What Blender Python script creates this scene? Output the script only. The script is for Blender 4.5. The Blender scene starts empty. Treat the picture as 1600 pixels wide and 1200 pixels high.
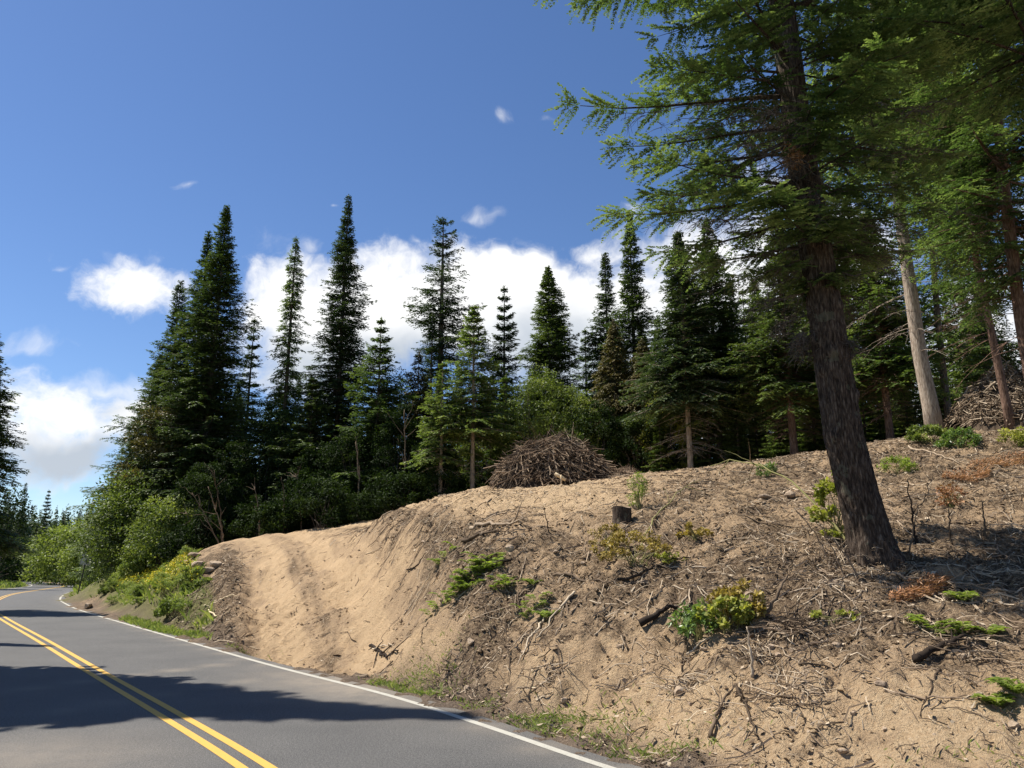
import bpy, math
import numpy as np
from mathutils import Vector

C = bpy.context.scene
col = C.collection
PI = math.pi

# ------------------------------------------------------------------ camera
FPX = 1230.0; CAMH = 1.9; PITCH = math.atan(288 / FPX)
cam = bpy.data.cameras.new('camera'); camo = bpy.data.objects.new('camera', cam); col.objects.link(camo)
cam.sensor_fit = 'HORIZONTAL'; cam.sensor_width = 36.0; cam.lens = 36.0 * FPX / 1600.0
cam.clip_start = 0.05; cam.clip_end = 4000
camo.location = (0, 0, CAMH); camo.rotation_euler = (PI / 2 + PITCH, 0, 0)
C.camera = camo

# ------------------------------------------------------------------ sun, sky, exposure
SUN_EL = math.radians(58); SUN_DIR = np.array([-0.96, 0.27, 0.0]); SUN_DIR /= np.linalg.norm(SUN_DIR)
sdir = Vector((SUN_DIR[0] * math.cos(SUN_EL), SUN_DIR[1] * math.cos(SUN_EL), math.sin(SUN_EL)))
sl = bpy.data.lights.new('sun', 'SUN'); so = bpy.data.objects.new('sun', sl); col.objects.link(so)
sl.energy = 5.0; sl.angle = math.radians(0.5); sl.color = (1.0, 0.94, 0.84)
so.rotation_euler = sdir.to_track_quat('Z', 'Y').to_euler(); so.location = (-30, 10, 60)
C.view_settings.view_transform = 'Standard'; C.view_settings.look = 'None'
C.view_settings.exposure = 0.72; C.view_settings.gamma = 1.0

cp, sp = math.cos(PITCH), math.sin(PITCH)
def ray(px, py):
    U = (600 - py) / FPX
    return np.array([(px - 800) / FPX, cp - U * sp, sp + U * cp])
def at_depth(px, py, D): return ray(px, py) * D + np.array([0, 0, CAMH])
def on_y(px, py, Y):
    r = ray(px, py); return r * (Y / r[1]) + np.array([0, 0, CAMH])
def on_z(px, py, z=0.0):
    r = ray(px, py); return r * ((z - CAMH) / r[2]) + np.array([0, 0, CAMH])

W = bpy.data.worlds.new('World'); C.world = W; W.use_nodes = True
def build_world():
    nt = W.node_tree; N = nt.nodes; L = nt.links; N.clear()
    out = N.new('ShaderNodeOutputWorld')
    sky = N.new('ShaderNodeTexSky'); sky.sky_type = 'NISHITA'; sky.sun_disc = False
    sky.sun_elevation = SUN_EL; sky.sun_rotation = math.atan2(SUN_DIR[0], SUN_DIR[1])
    sky.altitude = 600; sky.air_density = 0.9; sky.dust_density = 0.25; sky.ozone_density = 3.0
    hs = N.new('ShaderNodeHueSaturation'); hs.inputs['Saturation'].default_value = 1.12; hs.inputs['Hue'].default_value = .505; hs.inputs['Value'].default_value = .70
    L.new(sky.outputs[0], hs.inputs['Color'])
    b1 = N.new('ShaderNodeBackground'); b1.inputs[1].default_value = 0.125; L.new(hs.outputs[0], b1.inputs[0])
    def math_(op, a, b=None, c=None, clamp=False):
        n = N.new('ShaderNodeMath'); n.operation = op; n.use_clamp = clamp
        for i, q in enumerate((a, b, c)):
            if q is None: continue
            if isinstance(q, (int, float)): n.inputs[i].default_value = q
            else: L.new(q, n.inputs[i])
        return n.outputs[0]
    tc = N.new('ShaderNodeTexCoord'); sx = N.new('ShaderNodeSeparateXYZ'); L.new(tc.outputs['Generated'], sx.inputs[0])
    yy = math_('MAXIMUM', sx.outputs[1], 0.08)
    u = math_('DIVIDE', sx.outputs[0], yy); v = math_('DIVIDE', sx.outputs[2], yy)
    cb = N.new('ShaderNodeCombineXYZ'); L.new(u, cb.inputs[0]); L.new(v, cb.inputs[1])
    def noise(scale, detail, rough, vec, off=0.0):
        m = N.new('ShaderNodeVectorMath'); m.operation = 'ADD'; L.new(vec, m.inputs[0]); m.inputs[1].default_value = (off, off * .7, off * .3)
        n = N.new('ShaderNodeTexNoise'); n.inputs['Scale'].default_value = scale; n.inputs['Detail'].default_value = detail
        n.inputs['Roughness'].default_value = rough; L.new(m.outputs[0], n.inputs['Vector']); return n
    wn = noise(5.0, 4, .6, cb.outputs[0], 3.1)
    wv = N.new('ShaderNodeVectorMath'); wv.operation = 'MULTIPLY_ADD'; L.new(wn.outputs['Color'], wv.inputs[0])
    wv.inputs[1].default_value = (.11, .11, 0); 
    sub = N.new('ShaderNodeVectorMath'); sub.operation = 'SUBTRACT'; L.new(cb.outputs[0], sub.inputs[0]); sub.inputs[1].default_value = (.055, .055, 0)
    L.new(sub.outputs[0], wv.inputs[2]); P = wv.outputs[0]
    # cloud bodies as directions in the sky: (px, py, rx, ry, weight)
    big = [(560, 520, 210, 95, 1.2), (720, 480, 200, 104, 1.3), (850, 500, 170, 118, 1.3), (1000, 560, 260, 150, 1.2), (470, 500, 120, 64, 1.1), (820, 400, 60, 40, .8),
           (925, 385, 75, 34, .72), (222, 448, 80, 52, .82), (100, 640, 85, 66, .88), (62, 705, 90, 70, .86), (190, 640, 90, 60, .68), (1250, 480, 260, 200, .85), (1520, 560, 200, 150, .9),
           (-330, 560, 230, 130, .9), (1900, 400, 320, 180, .9)]
    wisp = [(75, 545, 70, 22, .62), (150, 600, 120, 34, .8), (60, 545, 60, 26, .7), (290, 275, 36, 11, .50), (240, 395, 40, 22, .42), (780, 195, 26, 14, .44), (765, 338, 34, 14, .5), (520, 325, 12, 8, .55),
            (865, 185, 26, 12, .44), (97, 420, 18, 9, .4), (490, 402, 40, 22, .62), (655, 382, 20, 12, .5), (200, 400, 90, 22, .3), (430, 380, 60, 40, .3)]
    def field(lst, vec):
        cur = None
        for (px, py, rx, ry, w) in lst:
            r = ray(px, py); cu, cv = r[0] / r[1], r[2] / r[1]
            a = N.new('ShaderNodeVectorMath'); a.operation = 'SUBTRACT'; L.new(vec, a.inputs[0]); a.inputs[1].default_value = (cu, cv, 0)
            m = N.new('ShaderNodeVectorMath'); m.operation = 'MULTIPLY'; L.new(a.outputs[0], m.inputs[0]); m.inputs[1].default_value = (FPX / rx * .95, FPX / ry * .95, 0)
            l = N.new('ShaderNodeVectorMath'); l.operation = 'LENGTH'; L.new(m.outputs[0], l.inputs[0])
            f = math_('MULTIPLY_ADD', l.outputs['Value'], -w * .75, w)
            cur = f if cur is None else math_('MAXIMUM', cur, f)
        return cur
    fb = field(big, P); fw = field(wisp, P)
    n1 = noise(9.0, 9, .62, P, 7.3); n2 = noise(14.0, 8, .6, P, 1.7)
    d1 = math_('ADD', fb, math_('MULTIPLY_ADD', n1.outputs[0], 2.0, -1.0))
    ss = N.new('ShaderNodeMapRange'); ss.interpolation_type = 'SMOOTHSTEP'; L.new(d1, ss.inputs[0])
    ss.inputs[1].default_value = .10; ss.inputs[2].default_value = .68
    d2 = math_('ADD', fw, math_('MULTIPLY_ADD', n2.outputs[0], 1.5, -.75))
    s2 = N.new('ShaderNodeMapRange'); s2.interpolation_type = 'SMOOTHSTEP'; L.new(d2, s2.inputs[0])
    s2.inputs[1].default_value = .2; s2.inputs[2].default_value = .95; s2.inputs[4].default_value = .7
    dens = math_('MAXIMUM', ss.outputs[0], s2.outputs[0], clamp=True)
    # shaded undersides
    grey = field([(600, 580, 260, 90, 1.0), (900, 580, 240, 110, 1.0), (1250, 560, 300, 120, .8), (90, 720, 130, 50, 1.1), (160, 640, 60, 40, .45), (540, 480, 70, 40, .4), (-200, 600, 250, 90, 1.), (1900, 500, 300, 120, 1.)], P)
    n3 = noise(6.0, 6, .55, P, 11.0)
    g = math_('ADD', grey, math_('MULTIPLY_ADD', n3.outputs[0], 1.2, -.6))
    gm = N.new('ShaderNodeMapRange'); gm.interpolation_type = 'SMOOTHSTEP'; L.new(g, gm.inputs[0]); gm.inputs[1].default_value = .05; gm.inputs[2].default_value = .8
    mc = N.new('ShaderNodeMix'); mc.data_type = 'RGBA'; L.new(gm.outputs[0], mc.inputs[0])
    mc.inputs[6].default_value = (1.0, 1.0, 1.0, 1); mc.inputs[7].default_value = (.50, .56, .64, 1)
    b2 = N.new('ShaderNodeBackground'); b2.inputs[1].default_value = .68; L.new(mc.outputs[2], b2.inputs[0])
    mx = N.new('ShaderNodeMixShader'); L.new(dens, mx.inputs[0]); L.new(b1.outputs[0], mx.inputs[1]); L.new(b2.outputs[0], mx.inputs[2])
    L.new(mx.outputs[0], out.inputs[0])
build_world()

# ------------------------------------------------------------------ helpers
def tag(o, label=None, cat=None, group=None, kind=None):
    if label: o['label'] = label
    if cat: o['category'] = cat
    if group: o['group'] = group
    if kind: o['kind'] = kind
    return o
def empty(name, loc, label, cat, group=None, rz=0.0):
    o = bpy.data.objects.new(name, None); col.objects.link(o); o.location = [float(q) for q in loc]; o.rotation_euler.z = rz
    o.empty_display_size = .2
    return tag(o, label, cat, group)
def copy_tree(o, loc, rz=0., sc=(1, 1, 1)):
    c = o.copy(); col.objects.link(c); c.location = [float(q) for q in loc]; c.rotation_euler.z = rz; c.scale = sc
    for ch in list(o.children):
        d = ch.copy(); col.objects.link(d); d.parent = c
    return c

def norm(a): return a / (np.linalg.norm(a, axis=-1, keepdims=True) + 1e-9)

class MB:
    def __init__(s): s.V = []; s.Q = []; s.T = []; s.A = []; s.n = 0
    def add(s, V, Q=None, T=None, a=None):
        V = np.asarray(V, float).reshape(-1, 3)
        if Q is not None and len(Q): s.Q.append(np.asarray(Q, int).reshape(-1, 4) + s.n)
        if T is not None and len(T): s.T.append(np.asarray(T, int).reshape(-1, 3) + s.n)
        s.V.append(V); s.n += len(V)
        if a is None: a = np.full(len(V), .5)
        s.A.append(np.broadcast_to(np.asarray(a, float), (len(V),)).copy())
        return s
    def quads(s, P, a=None):
        n = len(P); 
        if n == 0: return s
        return s.add(P.reshape(-1, 3), np.arange(n * 4).reshape(n, 4), a=None if a is None else np.repeat(a, 4))
    def tubes(s, P, R, k=6, a=None, cap=True):
        # P (n,m,3) paths, R (n,m) radii
        P = np.asarray(P, float); R = np.asarray(R, float)
        if P.ndim == 2: P = P[None]; R = R[None]
        n, m, _ = P.shape
        if n == 0: return s
        T = norm(np.gradient(P, axis=1))
        ref = np.where(np.abs(T[..., 2:3]) > .9, np.array([1., 0, 0]), np.array([0., 0, 1]))
        ref = np.broadcast_to(ref[:, :1], T.shape)
        A = norm(np.cross(T, ref)); B = np.cross(T, A)
        th = np.arange(k) * 2 * PI / k
        V = P[:, :, None] + R[:, :, None, None] * (A[:, :, None] * np.cos(th)[:, None] + B[:, :, None] * np.sin(th)[:, None])
        i = np.arange(n)[:, None, None]; j = np.arange(m - 1)[None, :, None]; q = np.arange(k)[None, None, :]
        b = (i * m + j) * k; q2 = (q + 1) % k
        F = np.stack([b + q, b + q2, b + k + q2, b + k + q], -1).reshape(-1, 4)
        av = None if a is None else np.repeat(np.broadcast_to(a, (n,)), m * k)
        s.add(V.reshape(-1, 3), F, a=av)
        if cap and k >= 5:
            st = np.arange(n)[:, None] * m * k; ring = np.arange(1, k - 1)[None]
            T0 = np.stack([st + 0 * ring, st + ring + 1, st + ring], -1).reshape(-1, 3); e = st + (m - 1) * k
            T1 = np.stack([e + 0 * ring, e + ring, e + ring + 1], -1).reshape(-1, 3); s.T.append(np.vstack([T0, T1]) + s.n - n * m * k)
        return s
    def build(s, name, mat, parent=None, smooth=False):
        V = np.concatenate(s.V).astype(np.float32); A = np.concatenate(s.A).astype(np.float32)
        Q = np.concatenate(s.Q) if s.Q else np.zeros((0, 4), int); T = np.concatenate(s.T) if s.T else np.zeros((0, 3), int)
        me = bpy.data.meshes.new(name); me.vertices.add(len(V)); me.vertices.foreach_set('co', V.ravel())
        li = np.concatenate([Q.ravel(), T.ravel()]).astype(np.int32)
        me.loops.add(len(li)); me.loops.foreach_set('vertex_index', li)
        ls = np.concatenate([np.arange(len(Q)) * 4, len(Q) * 4 + np.arange(len(T)) * 3]).astype(np.int32)
        me.polygons.add(len(ls)); me.polygons.foreach_set('loop_start', ls)
        me.update(calc_edges=True)
        at = me.attributes.new('v', 'FLOAT', 'POINT'); at.data.foreach_set('value', A)
        me.polygons.foreach_set('use_smooth', np.full(len(ls), smooth))
        me.materials.append(mat)
        o = bpy.data.objects.new(name, me); col.objects.link(o)
        if parent is not None: o.parent = parent
        return o

# ------------------------------------------------------------------ noise
def vnoise(x, y, seed=0):
    xi = np.floor(x).astype(np.int64); yi = np.floor(y).astype(np.int64); fx = x - xi; fy = y - yi
    fx = fx * fx * (3 - 2 * fx); fy = fy * fy * (3 - 2 * fy)
    def h(a, b):
        n = (a * 374761393 + b * 668265263 + seed * 1442695041) & 0xFFFFFFFF
        n = ((n ^ (n >> 13)) * 1274126177) & 0xFFFFFFFF
        return ((n ^ (n >> 16)) & 0xFFFF) / 65535.0
    return (h(xi, yi) * (1 - fx) + h(xi + 1, yi) * fx) * (1 - fy) + (h(xi, yi + 1) * (1 - fx) + h(xi + 1, yi + 1) * fx) * fy
def fbm(x, y, o=4, seed=0, r=.5):
    t = 0; a = 1; s_ = 0
    for k in range(o):
        t = t + a * (vnoise(x * 2 ** k + 17.3 * k, y * 2 ** k - 9.1 * k, seed + k) - .5); s_ += a; a *= r
    return t / s_ * 2
def sstep(a, b, x): t = np.clip((x - a) / (b - a), 0, 1); return t * t * (3 - 2 * t)

# ------------------------------------------------------------------ road curves
def resample(P, n, power=1.0):
    P = np.array(P, float); d = np.r_[0, np.cumsum(np.linalg.norm(np.diff(P, axis=0), axis=1))]
    # Catmull-Rom through the points, then even spacing
    Q = []
    E = np.vstack([2 * P[0] - P[1], P, 2 * P[-1] - P[-2]])
    for i in range(len(P) - 1):
        a, b, c, e = E[i], E[i + 1], E[i + 2], E[i + 3]
        for t in np.linspace(0, 1, 24, endpoint=False):
            Q.append(.5 * ((2 * b) + (c - a) * t + (2 * a - 5 * b + 4 * c - e) * t * t + (3 * b - a - 3 * c + e) * t ** 3))
    Q.append(P[-1]); Q = np.array(Q)
    d = np.r_[0, np.cumsum(np.linalg.norm(np.diff(Q, axis=0), axis=1))]
    s_ = (np.linspace(0, 1, n) ** power) * d[-1]
    return np.stack([np.interp(s_, d, Q[:, 0]), np.interp(s_, d, Q[:, 1])], 1)
YEL = [(9.0, -10.0), (5.3, -3.5), (1.9, 2.0), (-0.6, 5.5), (-2.5, 8.35), (-4.55, 11.2), (-8.2, 16.15), (-12.7, 22.3), (-20.3, 32.6), (-26.8, 41.8), (-33.2, 52.9), (-38.4, 63), (-43.3, 75.0),
       (-50, 91), (-61, 108), (-77, 128), (-98, 150), (-125, 172)]
EDG = [(12.1, -8.3), (8.4, -2.0), (4.9, 3.5), (2.55, 6.0), (.94, 8.35), (-.4, 10.55), (-1.98, 12.96), (-4.85, 16.7), (-8.6, 21.9), (-13.4, 28.6), (-19.5, 37.2), (-23.6, 43.4), (-28.2, 50.9), (-32.6, 59.2),
       (-36.5, 67.5), (-39.9, 77.0), (-46, 90), (-57.5, 106), (-74, 126), (-95, 148), (-123, 170)]
yel = resample(YEL, 420, 1.25); edg = resample(EDG, 420, 1.25)
# walk both curves together
def lateral(P):
    T = norm(np.gradient(P, axis=0)); return np.stack([T[:, 1], -T[:, 0]], 1)
nyel = lateral(yel)
lft = yel - nyel * 3.35
def near_dist(P, x, y):
    P = P[::3]
    out = np.full(x.shape, 1e9); sd = np.zeros(x.shape)
    T = norm(np.gradient(P, axis=0))
    for i in range(len(P)):
        dx = x - P[i, 0]; dy = y - P[i, 1]; d = dx * dx + dy * dy; m = d < out
        out = np.where(m, d, out); sd = np.where(m, dx * T[i, 1] - dy * T[i, 0], sd)
    return np.sqrt(out), sd       # sd > 0 : right of the curve

# ------------------------------------------------------------------ terrain
CT = []
def ct(px, py, D): CT.append(at_depth(px, py, D))
def cz(px, py, z): CT.append(on_z(px, py, z))
def cw(x, y, z): CT.append(np.array([x, y, z], float))
# near bank and clearing (photo column, depth)
for a in [(1600, 1190, 6.9), (1600, 1080, 7.9), (1600, 1000, 9.0), (1600, 920, 10.8), (1600, 830, 13.5), (1600, 730, 19), (1600, 660, 26),
          (1365, 1190, 7.2), (1365, 1080, 8.4), (1365, 990, 9.6), (1365, 920, 11.2), (1365, 850, 13.0), (1380, 780, 16.5), (1400, 715, 22), (1440, 682, 28),
          (1180, 1190, 7.75), (1180, 1100, 8.9), (1180, 1020, 10.0), (1180, 960, 10.9), (1180, 890, 12.6), (1180, 820, 15), (1160, 765, 18.5), (1150, 728, 25),
          (1000, 1100, 9.7), (1000, 1020, 11.0), (990, 950, 12.2), (980, 880, 13.8), (975, 800, 16.5), (960, 750, 24),
          (850, 1080, 10.6), (850, 1000, 12.0), (850, 930, 13.4), (850, 860, 15.3), (850, 800, 18.5), (850, 764, 25),
          (730, 1050, 12.2), (720, 980, 13.5), (720, 900, 15.4), (730, 840, 17.6), (740, 800, 20.0), (760, 773, 24),
          (665, 960, 15.7), (640, 900, 18.3), (650, 840, 20.5), (680, 785, 23.5), (600, 838, 24.5), (600, 807, 27), (545, 842, 29)]:
    ct(*a)
# driveway
for a in [(540, 1062, 14.6), (590, 1030, 15.4), (500, 1010, 17.4), (580, 960, 18.4), (450, 960, 20.3), (550, 905, 22.5), (460, 900, 24.0), (500, 865, 28.0), (430, 865, 28.5), (470, 848, 33.0), (400, 851, 33),
          (400, 1000, 19.4), (380, 940, 23), (390, 890, 27), (340, 868, 32),
          (330, 975, 24), (320, 920, 27.5), (260, 955, 29), (250, 905, 34), (290, 872, 34.5), (200, 940, 35.5), (200, 905, 42), (200, 882, 48), (150, 930, 52), (150, 914, 61), (185, 901, 50)]:
    ct(*a)
# forest floor behind the crest
for (x, y, z) in [(-17.5, 45, 2.9), (-15, 42, 3.0), (-12, 40, 3.4), (-5, 36, 4.2), (-5, 46, 4.6), (0, 34, 5.1), (6, 34, 5.5), (12, 36, 6.2), (20, 36, 8.0), (27, 36, 9.0), (-10, 60, 5), (5, 60, 6), (20, 60, 9), (40, 60, 12),
                  (-27, 60, 2.8), (-31, 80, 3.2), (-10, 90, 6), (20, 90, 10), (60, 90, 15), (-40, 120, 5), (0, 150, 9), (80, 150, 18), (16, 10, 3.5), (22, 15, 5), (14, 4, 1.8), (18, -6, 1.5), (30, 24, 8.5), (12, 0, 1.0),
                  (-20, 8, 0), (-30, 20, 0), (-50, 50, 0), (-14, 0, 0), (-20, -15, 0), (-75, 80, 0), (-100, 110, 0), (-130, 140, 0), (-90, 165, .5), (-150, 100, 0), (-60, 0, 0), (-60, 160, 3), (-48, 100, 2.0), (40, -15, 2), (5, -20, 0)]:
    cw(x, y, z)
CT = np.array(CT)
S0 = 20.0
def tps_fit(P, v, lam=2e-4):
    X = P / S0; n = len(X); d2 = ((X[:, None] - X[None]) ** 2).sum(-1)
    K = .5 * d2 * np.log(d2 + 1e-12) + lam * np.eye(n); Pm = np.c_[np.ones(n), X]
    A = np.block([[K, Pm], [Pm.T, np.zeros((3, 3))]]); return X, np.linalg.solve(A, np.r_[v, 0, 0, 0])
def tps_eval(M, x, y):
    X, w = M; n = len(X); q = x / S0; r = y / S0; t = w[n] + w[n + 1] * q + w[n + 2] * r
    for i in range(n):
        d2 = (q - X[i, 0]) ** 2 + (r - X[i, 1]) ** 2; t = t + w[i] * .5 * d2 * np.log(d2 + 1e-12)
    return t
ed0, sd0 = near_dist(edg, CT[:, 0], CT[:, 1])
keep = (ed0 > 1.0) | (CT[:, 2] > .4); CT = CT[keep]
RP = np.vstack([edg[::22], lft[::22], edg[::22] + lateral(edg)[::22] * .9])
M = tps_fit(np.vstack([CT[:, :2], RP]), np.r_[CT[:, 2], np.zeros(len(RP))])

DRV = resample([on_z(535, 1062, .1)[:2], on_z(520, 1010, .45)[:2], at_depth(515, 960, 19.3)[:2], at_depth(495, 905, 23.5)[:2], at_depth(470, 865, 28)[:2], at_depth(455, 849, 32.5)[:2], (-13, 40)], 90)
CREST = None
def height0(x, y):
    x = np.asarray(x, float); y = np.asarray(y, float)
    z = tps_eval(M, x, y)
    de, se = near_dist(edg, x, y); dl, sL = near_dist(lft, x, y)
    on = (se < 0) & (sL > 0)
    w = np.where(on, 0, np.where(se >= 0, sstep(.3, 1.7, de), sstep(.4, 5, dl)))
    z = z * w
    far = np.hypot(x + 20, y - 20)
    # distant wooded ridge to the far left
    ridge = 10 * np.exp(-((y - 430 - .15 * (x + 250)) / 90.) ** 2) * sstep(-40, -260, x)
    z = np.where(far > 190, z * (1 - sstep(190, 320, far)) + 4 * sstep(190, 320, far), z) + ridge
    inr = on | (de < .35) | (dl < .4)
    sh = np.minimum(np.where(se >= 0, de, 99), np.where(sL <= 0, dl, 99))
    z = np.where(on, -.07, z - .07 * (1 - sstep(.2, .5, sh)) )
    return z, de, se, dl, sL, on
def ground(x, y):
    z = height0(np.array([x]), np.array([y]))[0]; return float(z[0])
_cache = None
def make_axis(lo, hi, fine_lo, fine_hi, st, g):
    a = list(np.arange(fine_lo, fine_hi, st)); q = st; v = a[-1]
    while v < hi: q *= g; v += q; a.append(v)
    q = st; v = fine_lo; b = []
    while v > lo: q *= g; v -= q; b.append(v)
    return np.array(b[::-1] + a)
XA = make_axis(-900, 500, -8.5, 11.5, .06, 1.03)
YA = make_axis(-40, 900, 6.5, 23, .06, 1.028)
GX, GY = np.meshgrid(XA, YA)
GZ, GDE, GSE, GDL, GSL, GON = height0(GX.ravel(), GY.ravel())
gx, gy = GX.ravel(), GY.ravel()

# soil kinds: 0 = raw tan subsoil, 1 = dark topsoil and duff, painted where each layer lies on the land
SP = []
def soil(px, py, v, D=None):
    SP.append((px, py, v))
def cast(px, py, tmin=4., tmax=140.):
    r = ray(px, py); t = np.concatenate([np.arange(tmin, 40, .05), np.arange(40, tmax, .4)])
    x = r[0] * t; y = r[1] * t; z = CAMH + r[2] * t
    g = gz_lookup(x, y); k = np.nonzero(z < g)[0]
    i = k[0] if len(k) else len(t) - 1
    return np.array([x[i], y[i], g[i]])
def gz_lookup(x, y, A=None):
    A = GZ2 if A is None else A
    i = np.clip(np.searchsorted(XA, x) - 1, 0, len(XA) - 2); j = np.clip(np.searchsorted(YA, y) - 1, 0, len(YA) - 2)
    fx = np.clip((x - XA[i]) / (XA[i + 1] - XA[i]), 0, 1); fy = np.clip((y - YA[j]) / (YA[j + 1] - YA[j]), 0, 1)
    return (A[j, i] * (1 - fx) + A[j, i + 1] * fx) * (1 - fy) + (A[j + 1, i] * (1 - fx) + A[j + 1, i + 1] * fx) * fy
GZ2 = GZ.reshape(GX.shape)
SOIL = [(1500, 1150, .1), (1300, 1150, .2), (1150, 1150, .3), (1000, 1140, .3), (900, 1100, .25), (1250, 1060, .45), (1400, 1080, .3), (1550, 1060, .4), (1200, 1000, .5), (1330, 985, .8), (1480, 985, .8), (1580, 980, .85), (1250, 950, .8), (1100, 1000, .3),
        (1000, 1000, .45), (880, 1030, .3), (760, 1040, .25), (690, 1060, .35), (650, 1000, .25), (700, 960, .2), (760, 950, .45), (860, 950, .8), (960, 930, .9), (1100, 920, .9), (1300, 900, .75), (1500, 900, .9), (1400, 880, 1), (1550, 850, .9),
        (800, 880, .5), (720, 880, .3), (650, 880, 0), (620, 850, 0), (700, 810, .05), (800, 800, .15), (820, 830, .25), (900, 810, .1), (900, 850, .4), (1000, 850, .8), (1100, 850, .8), (1200, 850, .6), (1050, 790, .5), (1000, 770, .3), (900, 775, .15), (850, 770, .1), (760, 785, .1),
        (1150, 780, .6), (1250, 780, .6), (1250, 730, .5), (1500, 780, .6), (1550, 720, .7), (1450, 720, .7), (1350, 760, .6), (560, 850, .3), (600, 960, .35), (500, 1000, 0), (520, 900, 0), (460, 870, 0.1), (400, 880, .5), (380, 960, .6), (330, 900, .5), (440, 1010, .25), (640, 1060, .5)]
sx = np.array([cast(a, b) for a, b, c in SOIL]); MS = tps_fit(sx[:, :2], np.array([c for a, b, c in SOIL]), 3e-3)
inner = (gx > -30) & (gx < 40) & (gy > -6) & (gy < 45)
soilv = np.full(gx.shape, 1.0); soilv[inner] = tps_eval(MS, gx[inner], gy[inner])
soilv += .45 * fbm(gx * .55, gy * .55, 5, 31, .6); 
dd, sdv = near_dist(DRV, gx, gy)
ondrv = (dd < 2.3) & (gy < 37) & ~GON & (GDE > .2)
drv_w = 1 - sstep(1.5, 2.4, dd)
rut = np.exp(-((np.abs(sdv) - .85) / .33) ** 2) * drv_w
soilv = soilv * (1 - .8 * drv_w) + drv_w * (.22 + .30 * fbm(gx * 1.5, gy * 1.5, 4, 5) + .42 * fbm(sdv * 6, gy * .7, 4, 61) + .30 * np.exp(-(sdv / .42) ** 2)) - .42 * rut
shoul = (1 - sstep(.5, 1.5, np.where(GSE >= 0, GDE, 9)))
soilv = np.maximum(soilv, shoul * .75); toe = np.exp(-((dd - 2.55) / .6) ** 2) * (gy < 36); toe = toe * (.6 + .9 * vnoise(gx * 1.3, gy * 1.3, 71)); toe *= np.where(sdv < 0, .35, 1.0); soilv += .62 * toe
forest = sstep(1.5, 3.5, gy - (36 + np.minimum(0, (gx - 0) * .15)))      # beyond the crest
# left side of the road is grassy
grassv = np.where(GSL < 0, 1.0, 0.0)
bx = np.array([cast(a, b)[:2] for a, b in [(330, 985), (335, 930), (300, 880), (215, 868), (140, 925), (190, 965), (260, 985)]])
def inpoly(x, y, P):
    c = np.zeros(x.shape, bool)
    for i in range(len(P)):
        x1, y1 = P[i]; x2, y2 = P[i - 1]
        c ^= ((y1 > y) != (y2 > y)) & (x < (x2 - x1) * (y - y1) / (y2 - y1 + 1e-12) + x1)
    return c
GR = inpoly(gx, gy, bx)
grassv = np.maximum(grassv, GR * .95)
grassv = np.maximum(grassv, (gy > 46).astype(float)); grassv = np.maximum(grassv, (gy > 60).astype(float))
# relief: clods, gouges down the slope, small ledges
amp = np.where(GON, 0, np.minimum(sstep(.2, 1.0, GDE), sstep(.2, 1.2, GDL)))
gyy, gxx = np.gradient(GZ2, YA, XA); slope = np.hypot(gxx, gyy).ravel()
fall = np.stack([gxx.ravel(), gyy.ravel()], 1); fall = fall / (np.linalg.norm(fall, axis=1, keepdims=True) + 1e-6)
steep = sstep(.22, .5, slope)
# gouges run down and across the face: noise stretched along a fixed diagonal
ca, sa = math.cos(1.02), math.sin(1.02)
al = gx * ca + gy * sa; ac = -gx * sa + gy * ca
n_big = fbm(gx * .7, gy * .7, 3, 3); n_mid = fbm(gx * 2.2, gy * 2.2, 3, 11); n_cl = fbm(gx * 6, gy * 6, 3, 17, .6)
st = fbm(al * 1.9, ac * 5.0, 4, 23, .6)
rough_k = .85 + .4 * np.clip(soilv, 0, 1)
disp = amp * ((.13 * n_big + .07 * n_mid) * (1 - .8 * drv_w) + .085 * n_cl + .03 * fbm(gx * 13, gy * 13, 2, 91) * (1 - .7 * drv_w) * rough_k * (1 - .75 * drv_w) + .12 * st * steep * (1 - drv_w) - .10 * rut + drv_w * (.030 * fbm(sdv * 9, gy * 1.2, 3, 62) + .02 * n_cl))
cl2 = np.maximum(0, fbm(gx * 3.4, gy * 3.4, 2, 41)) ** 1.3
disp += amp * (1 - drv_w) * .15 * cl2 * np.clip(soilv, 0, 1)
nearw = sstep(70, 30, np.hypot(gx, gy)); disp -= amp * .55 * drv_w * sstep(15, 19, gy) * sstep(33, 28, gy); disp *= nearw; disp += np.exp(-((GDE - .36) / .17) ** 2) * (GSE > .1) * (gy < 26) * (gy > 4) * np.clip(.04 + .10 * fbm(gx * 2.6, gy * 2.6, 3, 66), 0, .12)
GZF = (GZ + disp)
GZ2 = GZF.reshape(GX.shape)
def gz(x, y): return float(gz_lookup(np.array([x]), np.array([y]))[0])
def G(px, py): return cast(px, py)

# ------------------------------------------------------------------ materials
def new_mat(name):
    m = bpy.data.materials.new(name); m.use_nodes = True; nt = m.node_tree; nt.nodes.clear()
    out = nt.nodes.new('ShaderNodeOutputMaterial'); return m, nt, nt.nodes, nt.links, out
def ramp(N, stops, fac, L, interp='LINEAR'):
    r = N.new('ShaderNodeValToRGB'); r.color_ramp.interpolation = interp; e = r.color_ramp.elements
    while len(e) < len(stops): e.new(.5)
    for i, (p, c) in enumerate(stops): e[i].position = p; e[i].color = (*c, 1)
    L.new(fac, r.inputs[0]); return r.outputs[0]
def nz(N, L, vec, scale, detail=4, rough=.6, out=0, kind='Noise'):
    n = N.new('ShaderNodeTexNoise'); n.inputs['Scale'].default_value = scale; n.inputs['Detail'].default_value = detail; n.inputs['Roughness'].default_value = rough
    L.new(vec, n.inputs['Vector']); return n.outputs[out]
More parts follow.
